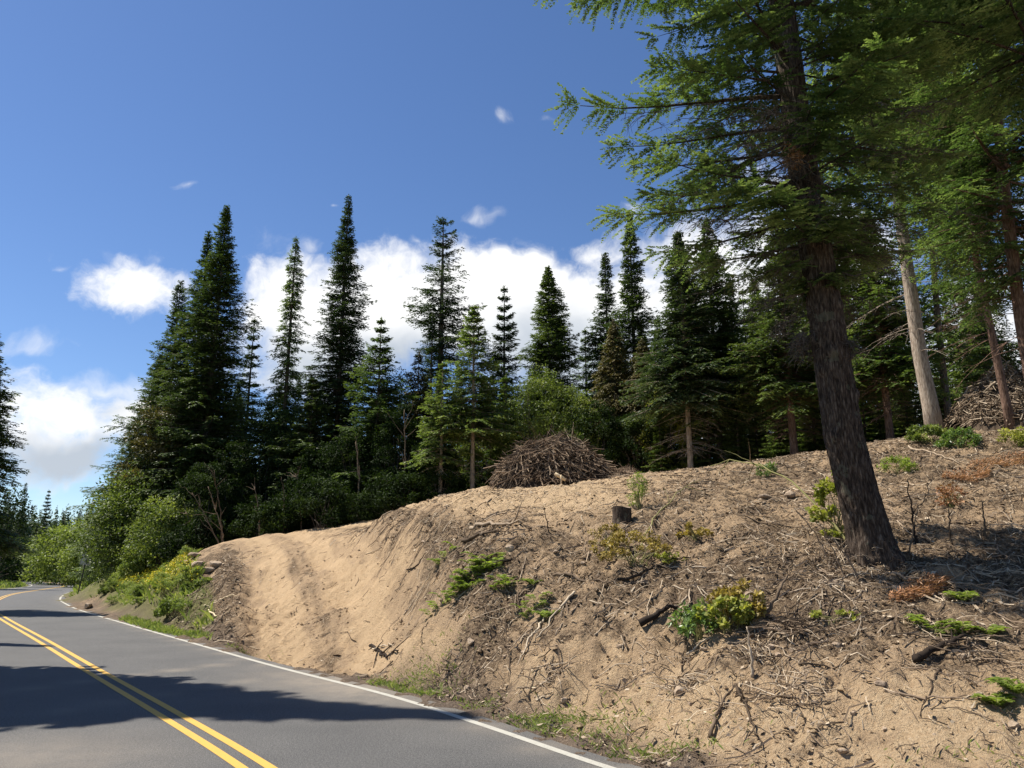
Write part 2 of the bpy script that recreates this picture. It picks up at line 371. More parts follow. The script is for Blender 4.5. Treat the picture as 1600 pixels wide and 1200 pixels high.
def mixc(N, L, f, a, b, mode='MIX'):
    m = N.new('ShaderNodeMix'); m.data_type = 'RGBA'; m.blend_type = mode
    for i, q in ((0, f), (6, a), (7, b)):
        if isinstance(q, (int, float)): m.inputs[i].default_value = q
        elif isinstance(q, tuple): m.inputs[i].default_value = (*q, 1)
        else: L.new(q, m.inputs[i])
    return m.outputs[2]
def mth(N, L, op, a, b=0., c=0., clamp=False):
    n = N.new('ShaderNodeMath'); n.operation = op; n.use_clamp = clamp
    for i, q in enumerate((a, b, c)):
        if isinstance(q, (int, float)): n.inputs[i].default_value = q
        else: L.new(q, n.inputs[i])
    return n.outputs[0]
def attr(N, name): a = N.new('ShaderNodeAttribute'); a.attribute_name = name; return a
def bump(N, L, h, dist, strength=1.0):
    b = N.new('ShaderNodeBump'); b.inputs['Distance'].default_value = dist; b.inputs['Strength'].default_value = strength; L.new(h, b.inputs['Height']); return b.outputs[0]

def m_soil():
    m, nt, N, L, out = new_mat('soil')
    g = N.new('ShaderNodeNewGeometry'); P = g.outputs['Position']
    s = attr(N, 'soil').outputs['Fac']; gr = attr(N, 'grassy').outputs['Fac']; sh = attr(N, 'shoulder').outputs['Fac']; dv = attr(N, 'track').outputs['Fac']
    n1 = nz(N, L, P, 3.2, 8, .7); n2 = nz(N, L, P, 22, 6, .7); n3 = nz(N, L, P, 90, 3, .6)
    na = mth(N, L, 'MULTIPLY_ADD', dv, -.9, 1.5); f = mth(N, L, 'ADD', s, mth(N, L, 'MULTIPLY', na, mth(N, L, 'SUBTRACT', n1, .5))); f = mth(N, L, 'ADD', f, mth(N, L, 'MULTIPLY_ADD', n2, 1.0, -.5))
    tan = ramp(N, [(.3, (.40, .262, .150)), (.5, (.53, .385, .232)), (.7, (.65, .49, .315))], n2, L)
    tan = mixc(N, L, mth(N, L, 'MULTIPLY_ADD', dv, .6, 0., True), tan, ramp(N, [(.3, (.46, .315, .182)), (.7, (.57, .41, .25))], n1, L))
    duff = ramp(N, [(.36, (.050, .033, .021)), (.5, (.165, .113, .070)), (.66, (.46, .345, .22))], n2, L)
    mid = ramp(N, [(.3, (.24, .155, .092)), (.52, (.40, .283, .172)), (.7, (.60, .445, .29))], n3, L)
    r = N.new('ShaderNodeMapRange'); r.interpolation_type = 'SMOOTHSTEP'; L.new(f, r.inputs[0]); r.inputs[1].default_value = .12; r.inputs[2].default_value = .42
    c = mixc(N, L, r.outputs[0], tan, mid)
    f = mth(N, L, 'ADD', f, mth(N, L, 'MULTIPLY', mth(N, L, 'MULTIPLY_ADD', dv, -.8, 1.0), mth(N, L, 'MULTIPLY_ADD', nz(N, L, P, 1.3, 6, .7), 2.6, -1.27))); r2 = N.new('ShaderNodeMapRange'); r2.interpolation_type = 'SMOOTHSTEP'; L.new(f, r2.inputs[0]); r2.inputs[1].default_value = .48; r2.inputs[2].default_value = .74
    c = mixc(N, L, r2.outputs[0], c, duff)
    gc = ramp(N, [(.3, (.06, .08, .025)), (.55, (.15, .16, .05)), (.75, (.26, .22, .11))], n1, L)
    c = mixc(N, L, mth(N, L, 'MULTIPLY', gr, .85), c, gc)
    shc = ramp(N, [(.3, (.085, .06, .042)), (.5, (.18, .135, .10)), (.72, (.30, .24, .185))], n3, L)
    c = mixc(N, L, sh, c, shc)
    # pale pebbles and chips
    vo = N.new('ShaderNodeTexVoronoi'); vo.inputs['Scale'].default_value = 26; L.new(P, vo.inputs['Vector'])
    vs = N.new('ShaderNodeSeparateColor'); L.new(vo.outputs['Color'], vs.inputs[0])
    pe = mth(N, L, 'MULTIPLY', mth(N, L, 'LESS_THAN', vo.outputs['Distance'], .2), mth(N, L, 'GREATER_THAN', vs.outputs[0], .86))
    c = mixc(N, L, mth(N, L, 'MULTIPLY', pe, .75), c, (.45, .34, .23))
    b = N.new('ShaderNodeBsdfPrincipled'); b.inputs['Roughness'].default_value = .95; b.inputs['Specular IOR Level'].default_value = .15
    L.new(c, b.inputs['Base Color'])
    h = mth(N, L, 'ADD', mth(N, L, 'MULTIPLY', n2, .7), mth(N, L, 'MULTIPLY', n3, .22)); h = mth(N, L, 'ADD', h, mth(N, L, 'MULTIPLY', pe, .15))
    L.new(bump(N, L, h, .12), b.inputs['Normal']); L.new(b.outputs[0], out.inputs[0]); return m

def m_asphalt():
    m, nt, N, L, out = new_mat('asphalt')
    P = N.new('ShaderNodeNewGeometry').outputs['Position']
    n1 = nz(N, L, P, .7, 5, .6); n2 = nz(N, L, P, 75, 4, .8); n4 = nz(N, L, P, 30, 3, .7); du = attr(N, 'v').outputs['Fac']
    c = ramp(N, [(.42, (.022, .022, .023)), (.5, (.070, .070, .071)), (.56, (.20, .195, .185))], n2, L)
    c = mixc(N, L, .35, c, ramp(N, [(.32, (.040, .040, .040)), (.66, (.100, .097, .092))], n1, L)); c = mixc(N, L, .6, c, ramp(N, [(.35, (.55, .55, .55)), (.65, (1.5, 1.48, 1.44))], n4, L), 'MULTIPLY')
    n5 = nz(N, L, P, 2.5, 6, .7)
    f = mth(N, L, 'MULTIPLY', du, mth(N, L, 'MULTIPLY_ADD', n5, 1.6, -.1), clamp=True)
    c = mixc(N, L, f, c, (.30, .25, .19))
    b = N.new('ShaderNodeBsdfPrincipled'); b.inputs['Roughness'].default_value = .75; b.inputs['Specular IOR Level'].default_value = .35; L.new(c, b.inputs['Base Color'])
    L.new(bump(N, L, mth(N, L, 'ADD', n2, n4), .008, .8), b.inputs['Normal']); L.new(b.outputs[0], out.inputs[0]); return m
def m_paint(name, colr, wear):
    m, nt, N, L, out = new_mat(name)
    P = N.new('ShaderNodeNewGeometry').outputs['Position']; n = nz(N, L, P, 60, 5, .75); n0 = nz(N, L, P, 4, 4, .6)
    f = mth(N, L, 'ADD', n, mth(N, L, 'MULTIPLY', n0, .35))
    c = ramp(N, [(wear, (.10, .095, .085)), (wear + .10, tuple(q * .8 for q in colr)), (wear + .3, colr)], f, L)
    b = N.new('ShaderNodeBsdfPrincipled'); b.inputs['Roughness'].default_value = .7; L.new(c, b.inputs['Base Color']); L.new(bump(N, L, n, .004), b.inputs['Normal'])
    L.new(b.outputs[0], out.inputs[0]); return m
def m_leaf(name, dark, mid, light, tr=.22, sc=1.3, rough=.55, spec=.3):
    m, nt, N, L, out = new_mat(name)
    tc = N.new('ShaderNodeTexCoord'); v = attr(N, 'v').outputs['Fac']; oi = N.new('ShaderNodeObjectInfo')
    n = nz(N, L, tc.outputs['Object'], sc, 3, .6)
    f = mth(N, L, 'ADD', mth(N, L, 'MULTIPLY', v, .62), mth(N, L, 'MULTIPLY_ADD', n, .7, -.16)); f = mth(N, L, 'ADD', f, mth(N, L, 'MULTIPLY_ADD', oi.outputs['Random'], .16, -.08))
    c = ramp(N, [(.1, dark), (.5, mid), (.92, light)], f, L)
    b = N.new('ShaderNodeBsdfPrincipled'); b.inputs['Roughness'].default_value = rough; b.inputs['Specular IOR Level'].default_value = spec; L.new(c, b.inputs['Base Color'])
    t = N.new('ShaderNodeBsdfTranslucent'); L.new(mixc(N, L, 1., c, (1.12, 1.2, .55), 'MULTIPLY'), t.inputs[0])
    mx = N.new('ShaderNodeMixShader'); mx.inputs[0].default_value = tr; L.new(b.outputs[0], mx.inputs[1]); L.new(t.outputs[0], mx.inputs[2]); L.new(mx.outputs[0], out.inputs[0]); return m
def m_bark(name, dark, mid, light, sc=1.0, bd=.03, lichen=0.):
    m, nt, N, L, out = new_mat(name)
    tc = N.new('ShaderNodeTexCoord'); mp = N.new('ShaderNodeMapping'); mp.inputs['Scale'].default_value = (sc * 24, sc * 24, sc * 4.5); L.new(tc.outputs['Object'], mp.inputs[0])
    n = nz(N, L, mp.outputs[0], 1., 6, .7); n2 = nz(N, L, tc.outputs['Object'], 3., 4, .6)
    v = N.new('ShaderNodeTexVoronoi'); v.feature = 'DISTANCE_TO_EDGE'; v.inputs['Scale'].default_value = 1.1; 
    dm = mixc(N, L, .35, mp.outputs[0], nz(N, L, mp.outputs[0], .8, 3, .6, 1), 'ADD'); L.new(dm, v.inputs['Vector'])
    cr = mth(N, L, 'MULTIPLY', v.outputs['Distance'], 3., clamp=True)
    f = mth(N, L, 'ADD', mth(N, L, 'MULTIPLY', n, .86), mth(N, L, 'MULTIPLY', cr, .14))
    c = ramp(N, [(.32, dark), (.5, mid), (.70, light)], f, L)
    if lichen: c = mixc(N, L, mth(N, L, 'MULTIPLY', mth(N, L, 'GREATER_THAN', n2, .62), lichen), c, (.2, .21, .14))
    b = N.new('ShaderNodeBsdfPrincipled'); b.inputs['Roughness'].default_value = .92; b.inputs['Specular IOR Level'].default_value = .15; L.new(c, b.inputs['Base Color'])
    L.new(bump(N, L, f, bd, 1.), b.inputs['Normal']); L.new(b.outputs[0], out.inputs[0]); return m
def m_stick(name, stops, sc=6.):
    m, nt, N, L, out = new_mat(name)
    tc = N.new('ShaderNodeTexCoord'); n = nz(N, L, tc.outputs['Object'], sc, 5, .7); v = attr(N, 'v').outputs['Fac']; oi = N.new('ShaderNodeObjectInfo')
    f = mth(N, L, 'ADD', v, mth(N, L, 'MULTIPLY_ADD', n, .5, -.25)); f = mth(N, L, 'ADD', f, mth(N, L, 'MULTIPLY_ADD', oi.outputs['Random'], .5, -.25))
    c = ramp(N, stops, f, L)
    b = N.new('ShaderNodeBsdfPrincipled'); b.inputs['Roughness'].default_value = .9; b.inputs['Specular IOR Level'].default_value = .2; L.new(c, b.inputs['Base Color'])
    L.new(bump(N, L, n, .01), b.inputs['Normal']); L.new(b.outputs[0], out.inputs[0]); return m
def m_rock():
    m, nt, N, L, out = new_mat('rock')
    tc = N.new('ShaderNodeTexCoord'); n = nz(N, L, tc.outputs['Object'], 9, 7, .7); oi = N.new('ShaderNodeObjectInfo')
    c = ramp(N, [(.3, (.20, .14, .095)), (.55, (.36, .27, .185)), (.75, (.50, .40, .29))], mth(N, L, 'ADD', n, mth(N, L, 'MULTIPLY_ADD', oi.outputs['Random'], .2, -.1)), L)
    b = N.new('ShaderNodeBsdfPrincipled'); b.inputs['Roughness'].default_value = .9; L.new(c, b.inputs['Base Color']); L.new(bump(N, L, n, .04), b.inputs['Normal']); L.new(b.outputs[0], out.inputs[0]); return m
def m_plain(name, c, rough=.5, metal=0.):
    m, nt, N, L, out = new_mat(name)
    tc = N.new('ShaderNodeTexCoord'); n = nz(N, L, tc.outputs['Object'], 12, 4, .6)
    cc = mixc(N, L, n, tuple(q * .8 for q in c), tuple(min(1, q * 1.12) for q in c))
    b = N.new('ShaderNodeBsdfPrincipled'); b.inputs['Roughness'].default_value = rough; b.inputs['Metallic'].default_value = metal; L.new(cc, b.inputs['Base Color']); L.new(b.outputs[0], out.inputs[0]); return m

MSOIL = m_soil(); MASPH = m_asphalt()
MYEL = m_paint('yellow_paint', (.60, .35, .06), .38); MWHT = m_paint('white_paint', (.44, .42, .36), .46)
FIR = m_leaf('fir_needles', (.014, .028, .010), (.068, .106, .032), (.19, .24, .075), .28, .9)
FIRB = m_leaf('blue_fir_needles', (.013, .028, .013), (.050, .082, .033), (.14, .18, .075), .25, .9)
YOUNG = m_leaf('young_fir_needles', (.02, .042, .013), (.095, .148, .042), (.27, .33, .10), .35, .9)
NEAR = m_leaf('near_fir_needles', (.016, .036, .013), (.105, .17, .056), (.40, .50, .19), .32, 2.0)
CEDAR = m_leaf('cedar_needles', (.022, .026, .010), (.085, .080, .026), (.20, .155, .055), .2, .8)
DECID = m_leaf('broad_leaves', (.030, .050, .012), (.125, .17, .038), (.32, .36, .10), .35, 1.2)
DECIDD = m_leaf('shade_darkened_leaves', (.006, .014, .004), (.020, .037, .009), (.055, .085, .02), .25, 1.2, .7, .12)  # darker copy of the broad leaves, understory shade put into its colour
BRIGHT = m_leaf('bright_leaves', (.09, .11, .02), (.30, .32, .06), (.54, .49, .14), .4, 3)
GREENL = m_leaf('glossy_leaves', (.04, .075, .015), (.12, .19, .045), (.25, .34, .10), .35, 3, .4, .5)
THICK = m_leaf('thicket_leaves', (.06, .085, .02), (.20, .25, .06), (.38, .42, .13), .4, .4)
SILVER = m_leaf('silver_leaves', (.05, .075, .04), (.16, .20, .12), (.34, .38, .27), .3, 2)
FERN = m_leaf('fern_leaves', (.09, .13, .02), (.22, .29, .05), (.38, .44, .12), .5, 3)
GOLD = m_leaf('dry_leaves', (.10, .07, .02), (.30, .22, .06), (.50, .38, .13), .3, 3)
RUST = m_leaf('rust_needles', (.14, .06, .03), (.34, .165, .075), (.50, .30, .16), .15, 3)
GRASS = m_leaf('grass_blades', (.10, .14, .03), (.25, .32, .08), (.46, .46, .19), .35, .8)
FLOW = m_leaf('yellow_flowers', (.40, .33, .02), (.62, .52, .04), (.75, .65, .1), .2, 2)
BARK = m_bark('fir_bark', (.016, .011, .008), (.070, .050, .037), (.19, .15, .115), 1., .05, .25)
BARKF = m_bark('far_bark', (.04, .032, .026), (.12, .098, .08), (.24, .20, .17), .7, .05)
PALE = m_bark('pale_bark', (.16, .12, .09), (.34, .275, .215), (.50, .43, .35), .8, .03)
REDB = m_bark('reddish_bark', (.06, .035, .025), (.17, .105, .075), (.30, .20, .15), .8, .04)
STICK = m_stick('stick_wood', [(.0, (.025, .017, .012)), (.3, (.10, .07, .045)), (.6, (.24, .175, .12)), (1., (.48, .39, .28))])
PILE = m_stick('brush_wood', [(.0, (.035, .025, .018)), (.35, (.165, .112, .074)), (.7, (.32, .235, .16)), (1., (.54, .43, .31))])
CUT = m_stick('cut_wood', [(.0, (.35, .24, .13)), (.5, (.50, .37, .22)), (1., (.62, .50, .33))])
VINE = m_stick('green_stem', [(.0, (.12, .12, .04)), (.5, (.24, .22, .09)), (1., (.36, .32, .15))])
ROCK = m_rock()
SIGNW = m_plain('sign_white', (.55, .56, .56), .45); SIGNB = m_plain('sign_black', (.012, .012, .012), .5); POST = m_plain('sign_post', (.06, .055, .05), .7, .2); MBOLT = m_plain('bolt_metal', (.3, .3, .3), .4, .8)

# ------------------------------------------------------------------ build the land
def build_terrain():
    ny, nx = GX.shape
    V = np.stack([gx, gy, GZF], 1).astype(np.float32)
    j, i = np.meshgrid(np.arange(ny - 1), np.arange(nx - 1), indexing='ij'); b = (j * nx + i).ravel()
    F = np.stack([b, b + 1, b + nx + 1, b + nx], 1)
    fc = ondrv[b]
    def mk(name, F):
        used = np.unique(F); mp = np.full(len(V), -1); mp[used] = np.arange(len(used)); Fl = mp[F]
        me = bpy.data.meshes.new(name); me.vertices.add(len(used)); me.vertices.foreach_set('co', V[used].ravel())
        me.loops.add(Fl.size); me.loops.foreach_set('vertex_index', Fl.ravel().astype(np.int32))
        me.polygons.add(len(Fl)); me.polygons.foreach_set('loop_start', (np.arange(len(Fl)) * 4).astype(np.int32)); me.update(calc_edges=True)
        for nm, arr in (('soil', soilv), ('grassy', grassv), ('shoulder', shoul * .85), ('track', drv_w)):
            at = me.attributes.new(nm, 'FLOAT', 'POINT'); at.data.foreach_set('value', arr[used].astype(np.float32))
        me.polygons.foreach_set('use_smooth', np.full(len(Fl), True)); me.materials.append(MSOIL)
        o = bpy.data.objects.new(name, me); col.objects.link(o); return tag(o, kind='structure')
    mk('ground', F[~fc]); mk('dirt_driveway', F[fc])
build_terrain()

def strip(name, A, B, n, z, mat, dust=None, kind='structure'):
    # surface between two plan curves
    t = np.linspace(0, 1, n)[None, :, None]; P = A[:, None] * (1 - t) + B[:, None] * t; m = len(A)
    V = np.concatenate([P, np.full(P.shape[:2] + (1,), z)], 2).reshape(-1, 3)
    j, i = np.meshgrid(np.arange(m - 1), np.arange(n - 1), indexing='ij'); b = (j * n + i).ravel()
    F = np.stack([b, b + 1, b + n + 1, b + n], 1)
    a = None if dust is None else dust(V[:, 0], V[:, 1])
    o = MB().add(V, F, a=a).build(name, mat); return tag(o, kind=kind)
def dust(x, y):
    f = np.zeros(x.shape)
    for (a, b, w, k) in [((375, 1035), (185, 1058), .16, .55), ((185, 1058), (-60, 1090), .16, .3), ((440, 1055), (340, 1072), .18, .5), ((340, 1072), (100, 1110), .16, .25)]:
        p = on_z(*a)[:2]; q = on_z(*b)[:2]; d = q - p; l = np.linalg.norm(d); d = d / l
        t = np.clip((x - p[0]) * d[0] + (y - p[1]) * d[1], 0, l); r = np.hypot(x - p[0] - d[0] * t, y - p[1] - d[1] * t)
        f = np.maximum(f, k * np.exp(-(r / w) ** 2))
    de, se = near_dist(edg, x, y); mouth = np.exp(-((np.hypot(x - DRV[0, 0], y - DRV[0, 1])) / 2.6) ** 2)
    f = np.maximum(f, np.exp(-(de / .4) ** 2) * .45); f = np.maximum(f, .85 * mouth * np.exp(-(de / 1.1) ** 2))
    p = on_z(30, 1190)[:2]; f = np.maximum(f, .45 * np.exp(-((np.hypot(x - p[0], y - p[1])) / 1.3) ** 2))
    return f
ned = lateral(edg)
wob = (fbm(np.arange(420) * .35, np.zeros(420), 3, 9) * .05)[:, None]
road_r = edg + ned * (.28 + wob)
strip('road', lft - nyel * .3, road_r, 72, 0.0, MASPH, dust)
def line_strip(name, P, o1, o2, mat):
    n = lateral(P); return strip(name, P + n * o1, P + n * o2, 2, .004, mat)
line_strip('yellow_line', yel, -.17, -.065, MYEL); line_strip('yellow_line', yel, .065, .17, MYEL)
line_strip('white_line', edg, -.05, .06, MWHT); line_strip('white_line', lft, -.05, .06, MWHT)

# ------------------------------------------------------------------ tree builders
def cards(mb, b, d, ln, wd, a, rng, tilt=.6, mid=.45):
    up = np.array([0, 0, 1.]) + rng.normal(0, tilt, b.shape); s = norm(np.cross(d, up)) * wd[:, None]
    P = np.stack([b, b + d * (ln * mid)[:, None] + s, b + d * ln[:, None], b + d * (ln * mid)[:, None] - s], 1)
    mb.quads(P, a)
PROF = {'cone': lambda u: (1 - u) ** .88 + .012, 'spire': lambda u: (1 - u) ** .62 * (.86 + .14 * np.cos(u * 3)) * (1 - u ** 5 * .5) * .95 + .01,
        'pine': lambda u: .25 + .75 * np.sin(PI * np.clip(.12 + .88 * u, 0, 1) ** .9) * (1 - u ** 6), 'narrow': lambda u: (.45 + .55 * (1 - u)) * (1 - u ** 6) * .9 + .02,
        'round': lambda u: np.sqrt(np.clip(1 - (u * .98) ** 2.2, 0, 1)), 'near': lambda u: (1 - u) ** .55 * np.minimum(1, .55 + u * 3)}
def conifer(seed, H, R,  s_in=.10, dens=1.4, texp=.75, tuft=0, base=.1, nb=240, prof='cone', e0=-.1, e1=.7, droop=.25, up=.1, ts=.2, cs=.11, card=(.19, .030), tlmax=.9, whorl=0, gap=.0, lean=(0, 0), r0=None,
            dead=0, fullness=1., axis=None, azfun=None, minL=.3, drop=.18):
    rng = np.random.default_rng(seed); nb = int(nb * dens)
    u = np.sort(rng.uniform(0, 1, nb) ** 1.05)
    if whorl: u = np.clip((np.floor(u * whorl) + .5 + rng.normal(0, .10, nb)) / whorl, 0, .995)
    z = H * (base + (1 - base) * u)
    az = np.arange(nb) * 2.399963 + rng.normal(0, .5, nb)
    L = R * PROF[prof](u) * rng.uniform(.62, 1.15, nb)
    if gap: L *= np.clip(1 - gap * (.5 + .5 * np.sin(az * 2 + seed) * np.cos(u * 23 + seed)) * rng.uniform(.4, 1.6, nb), .25, 1.2)
    L *= 1 + .16 * np.sin(u * 9 + seed * 1.7 + np.cos(az)) + .12 * np.sin(u * 21 + seed * 2.3 + 2 * np.sin(az))
    if azfun is not None: L *= azfun(az, z)
    L = np.minimum(L, 1.12 * R); kp = L > 0.05; u, z, az, L = u[kp], z[kp], az[kp], L[kp]; n = len(L)
    if axis is None: ax = lambda q: np.stack([lean[0] * q + 0 * q, lean[1] * q + 0 * q, q], -1)
    else: ax = axis
    root = ax(z)
    e = e0 + (e1 - e0) * u + rng.normal(0, .08, n)
    hd = np.stack([np.cos(az), np.sin(az), 0 * az], 1)
    def pos(s):       # s (n,k)
        hz = np.cos(e)[:, None] * s
        vz = np.sin(e)[:, None] * s - droop * s ** 2 + up * s ** 3.5
        bend = (np.sin(az * 7)[:, None] * .10) * s ** 2
        lat = np.stack([-hd[:, 1], hd[:, 0], 0 * az], 1)
        return root[:, None] + L[:, None, None] * (hd[:, None] * hz[..., None] + np.array([0, 0, 1.]) * vz[..., None] + lat[:, None] * bend[..., None])
    tr = MB(); r0 = r0 or H * .0095
    zz = np.linspace(0, H, 26); rr = r0 * (1 - zz / H) ** .8 * .97 + .012; rr[0] *= 1.35; rr[1] *= 1.06
    axp = ax(zz); axp[0, 2] -= .5
    tr.tubes(axp, rr, 12)
    S5 = np.linspace(0, 1, 6)[None].repeat(n, 0)
    br = np.clip(L * .012, .006, .05)
    tr.tubes(pos(S5 * .93), br[:, None] * (1.15 - S5), 4)
    if dead:
        zd = rng.uniform(.12, base + .08, dead) * H; azd = rng.uniform(0, 2 * PI, dead); Ld = rng.uniform(.3, .75, dead) * R
        s = np.linspace(0, 1, 6)[None]; h2 = np.stack([np.cos(azd), np.sin(azd), 0 * azd], 1)
        pth = ax(zd)[:, None] + Ld[:, None, None] * (h2[:, None] * s[..., None] + np.array([0, 0, 1.]) * (-.12 * s - .25 * s ** 2)[..., None]) + rng.normal(0, .02, (dead, 6, 3)) * s[..., None]
        tr.tubes(pth, (.012 * (1.2 - s)).repeat(dead, 0), 3)
        # side twigs
        m = dead * 6; k = rng.integers(0, dead, m); si = rng.integers(1, 5, m); p0 = pth[k, si]; dv = norm(h2[k] * .6 + rng.normal(0, .6, (m, 3)) * [1, 1, .4])
        s = np.linspace(0, 1, 3)[None, :, None]; tr.tubes(p0[:, None] + dv[:, None] * s * (rng.uniform(.15, .5, m))[:, None, None] - np.array([0, 0, .12]) * s ** 2, np.full((m, 3), .005), 3)
    cr = MB()
    Lm = L.max(); K = max(4, int(Lm / ts)); s = s_in + (1 - s_in) * (np.arange(K)[None] + rng.uniform(0, 1, (n, K))) / K
    keep = rng.uniform(0, 1, (n, K)) < np.maximum(L / Lm, .34)[:, None] * fullness
    p = pos(s); tn = norm(pos(np.minimum(s + .03, 1.03)) - p)
    if tuft: keep &= (np.sin(s * L[:, None] * 7.5 + az[:, None] * 5) > -.62) | (rng.uniform(0, 1, (n, K)) < .25)
    bi, ki = np.nonzero(keep); p = p[bi, ki]; tn = tn[bi, ki]; ss = s[bi, ki]; Lb = L[bi]
    side = np.tile([1., -1.], (len(p), 1)).ravel(); p = np.repeat(p, 2, 0); tn = np.repeat(tn, 2, 0); ss = np.repeat(ss, 2); Lb = np.repeat(Lb, 2); bi2 = np.repeat(bi, 2)
    m = len(p); lat = norm(np.cross(tn, np.array([0, 0, 1.])))
    tl = np.clip(.46 * Lb * (1 - ss) ** texp * np.minimum(1, .35 + ss * 2.2) + minL * .45 * np.minimum(1, Lb / (.3 * R)), .05, tlmax) * rng.uniform(.6, 1.2, m)
    ang = rng.normal(.95, .15, m)
    td = norm(tn * np.cos(ang)[:, None] + lat * (side * np.sin(ang))[:, None] + np.array([0, 0, 1.]) * rng.normal(-drop, .16, m)[:, None])
    bv = rng.uniform(0, 1, n)[bi2]
    Cn = max(2, int(tlmax / cs)); q = (np.arange(Cn)[None] + rng.uniform(.2, .8, (m, Cn))) / Cn
    kp = q * tlmax < np.maximum(tl, 1.6 * cs)[:, None]
    ti, ci = np.nonzero(kp); dist = (q[ti, ci] * tlmax); ctl = np.maximum(tl[ti], dist + .01); qq = dist / ctl; ctd = td[ti]
    b = p[ti] + ctd * dist[:, None] - np.array([0, 0, 1.]) * (.16 * qq ** 2 * ctl)[:, None]
    s2 = np.repeat([[1., -1., 0.]], len(b), 0).ravel(); b = np.repeat(b, 3, 0); ctd = np.repeat(ctd, 3, 0); qq = np.repeat(qq, 3); ti = np.repeat(ti, 3)
    kk = rng.uniform(0, 1, len(b)) < np.where(s2 == 0, .55, .92); b, ctd, qq, ti, s2 = b[kk], ctd[kk], qq[kk], ti[kk], s2[kk]
    nn = len(b)
    cl = norm(np.cross(ctd, np.array([0, 0, 1.])))
    cd = norm(ctd * np.where(s2 == 0, 1., .74)[:, None] + cl * (s2 * .68)[:, None] + rng.normal(0, .13, (nn, 3)) - np.array([0, 0, .05]))
    ln = card[0] * rng.uniform(.65, 1.25, nn) * (1.15 - .6 * qq); wd = card[1] * rng.uniform(.7, 1.3, nn)
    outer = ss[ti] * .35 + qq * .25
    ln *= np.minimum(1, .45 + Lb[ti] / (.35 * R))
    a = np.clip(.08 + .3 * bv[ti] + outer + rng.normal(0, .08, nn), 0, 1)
    cards(cr, b, cd, ln, wd, a, rng, .35)
    # leader
    k = 26; zt = rng.uniform(.955, 1.0, k) * H; azt = rng.uniform(0, 2 * PI, k); d = norm(np.stack([np.cos(azt), np.sin(azt), np.full(k, .9)], 1))
    cards(cr, ax(zt), d, np.full(k, card[0] * .7), np.full(k, card[1]), rng.uniform(.3, .8, k), rng)
    return tr, cr

def put_conifer(px, py, Y, label, mat=None, bark=None, name='fir_tree', cat='tree', group=None, fixedR=None, sink=.15, **kw):
    T = on_y(px, py, Y); g = gz(T[0], Y); H = T[2] - g + sink
    kw['R'] *= 1.14; tr, cr = conifer(H=H, **kw)
    o = empty(name, (T[0], Y, g - sink), label, cat, group)
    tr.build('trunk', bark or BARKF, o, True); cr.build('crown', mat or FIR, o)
    return o

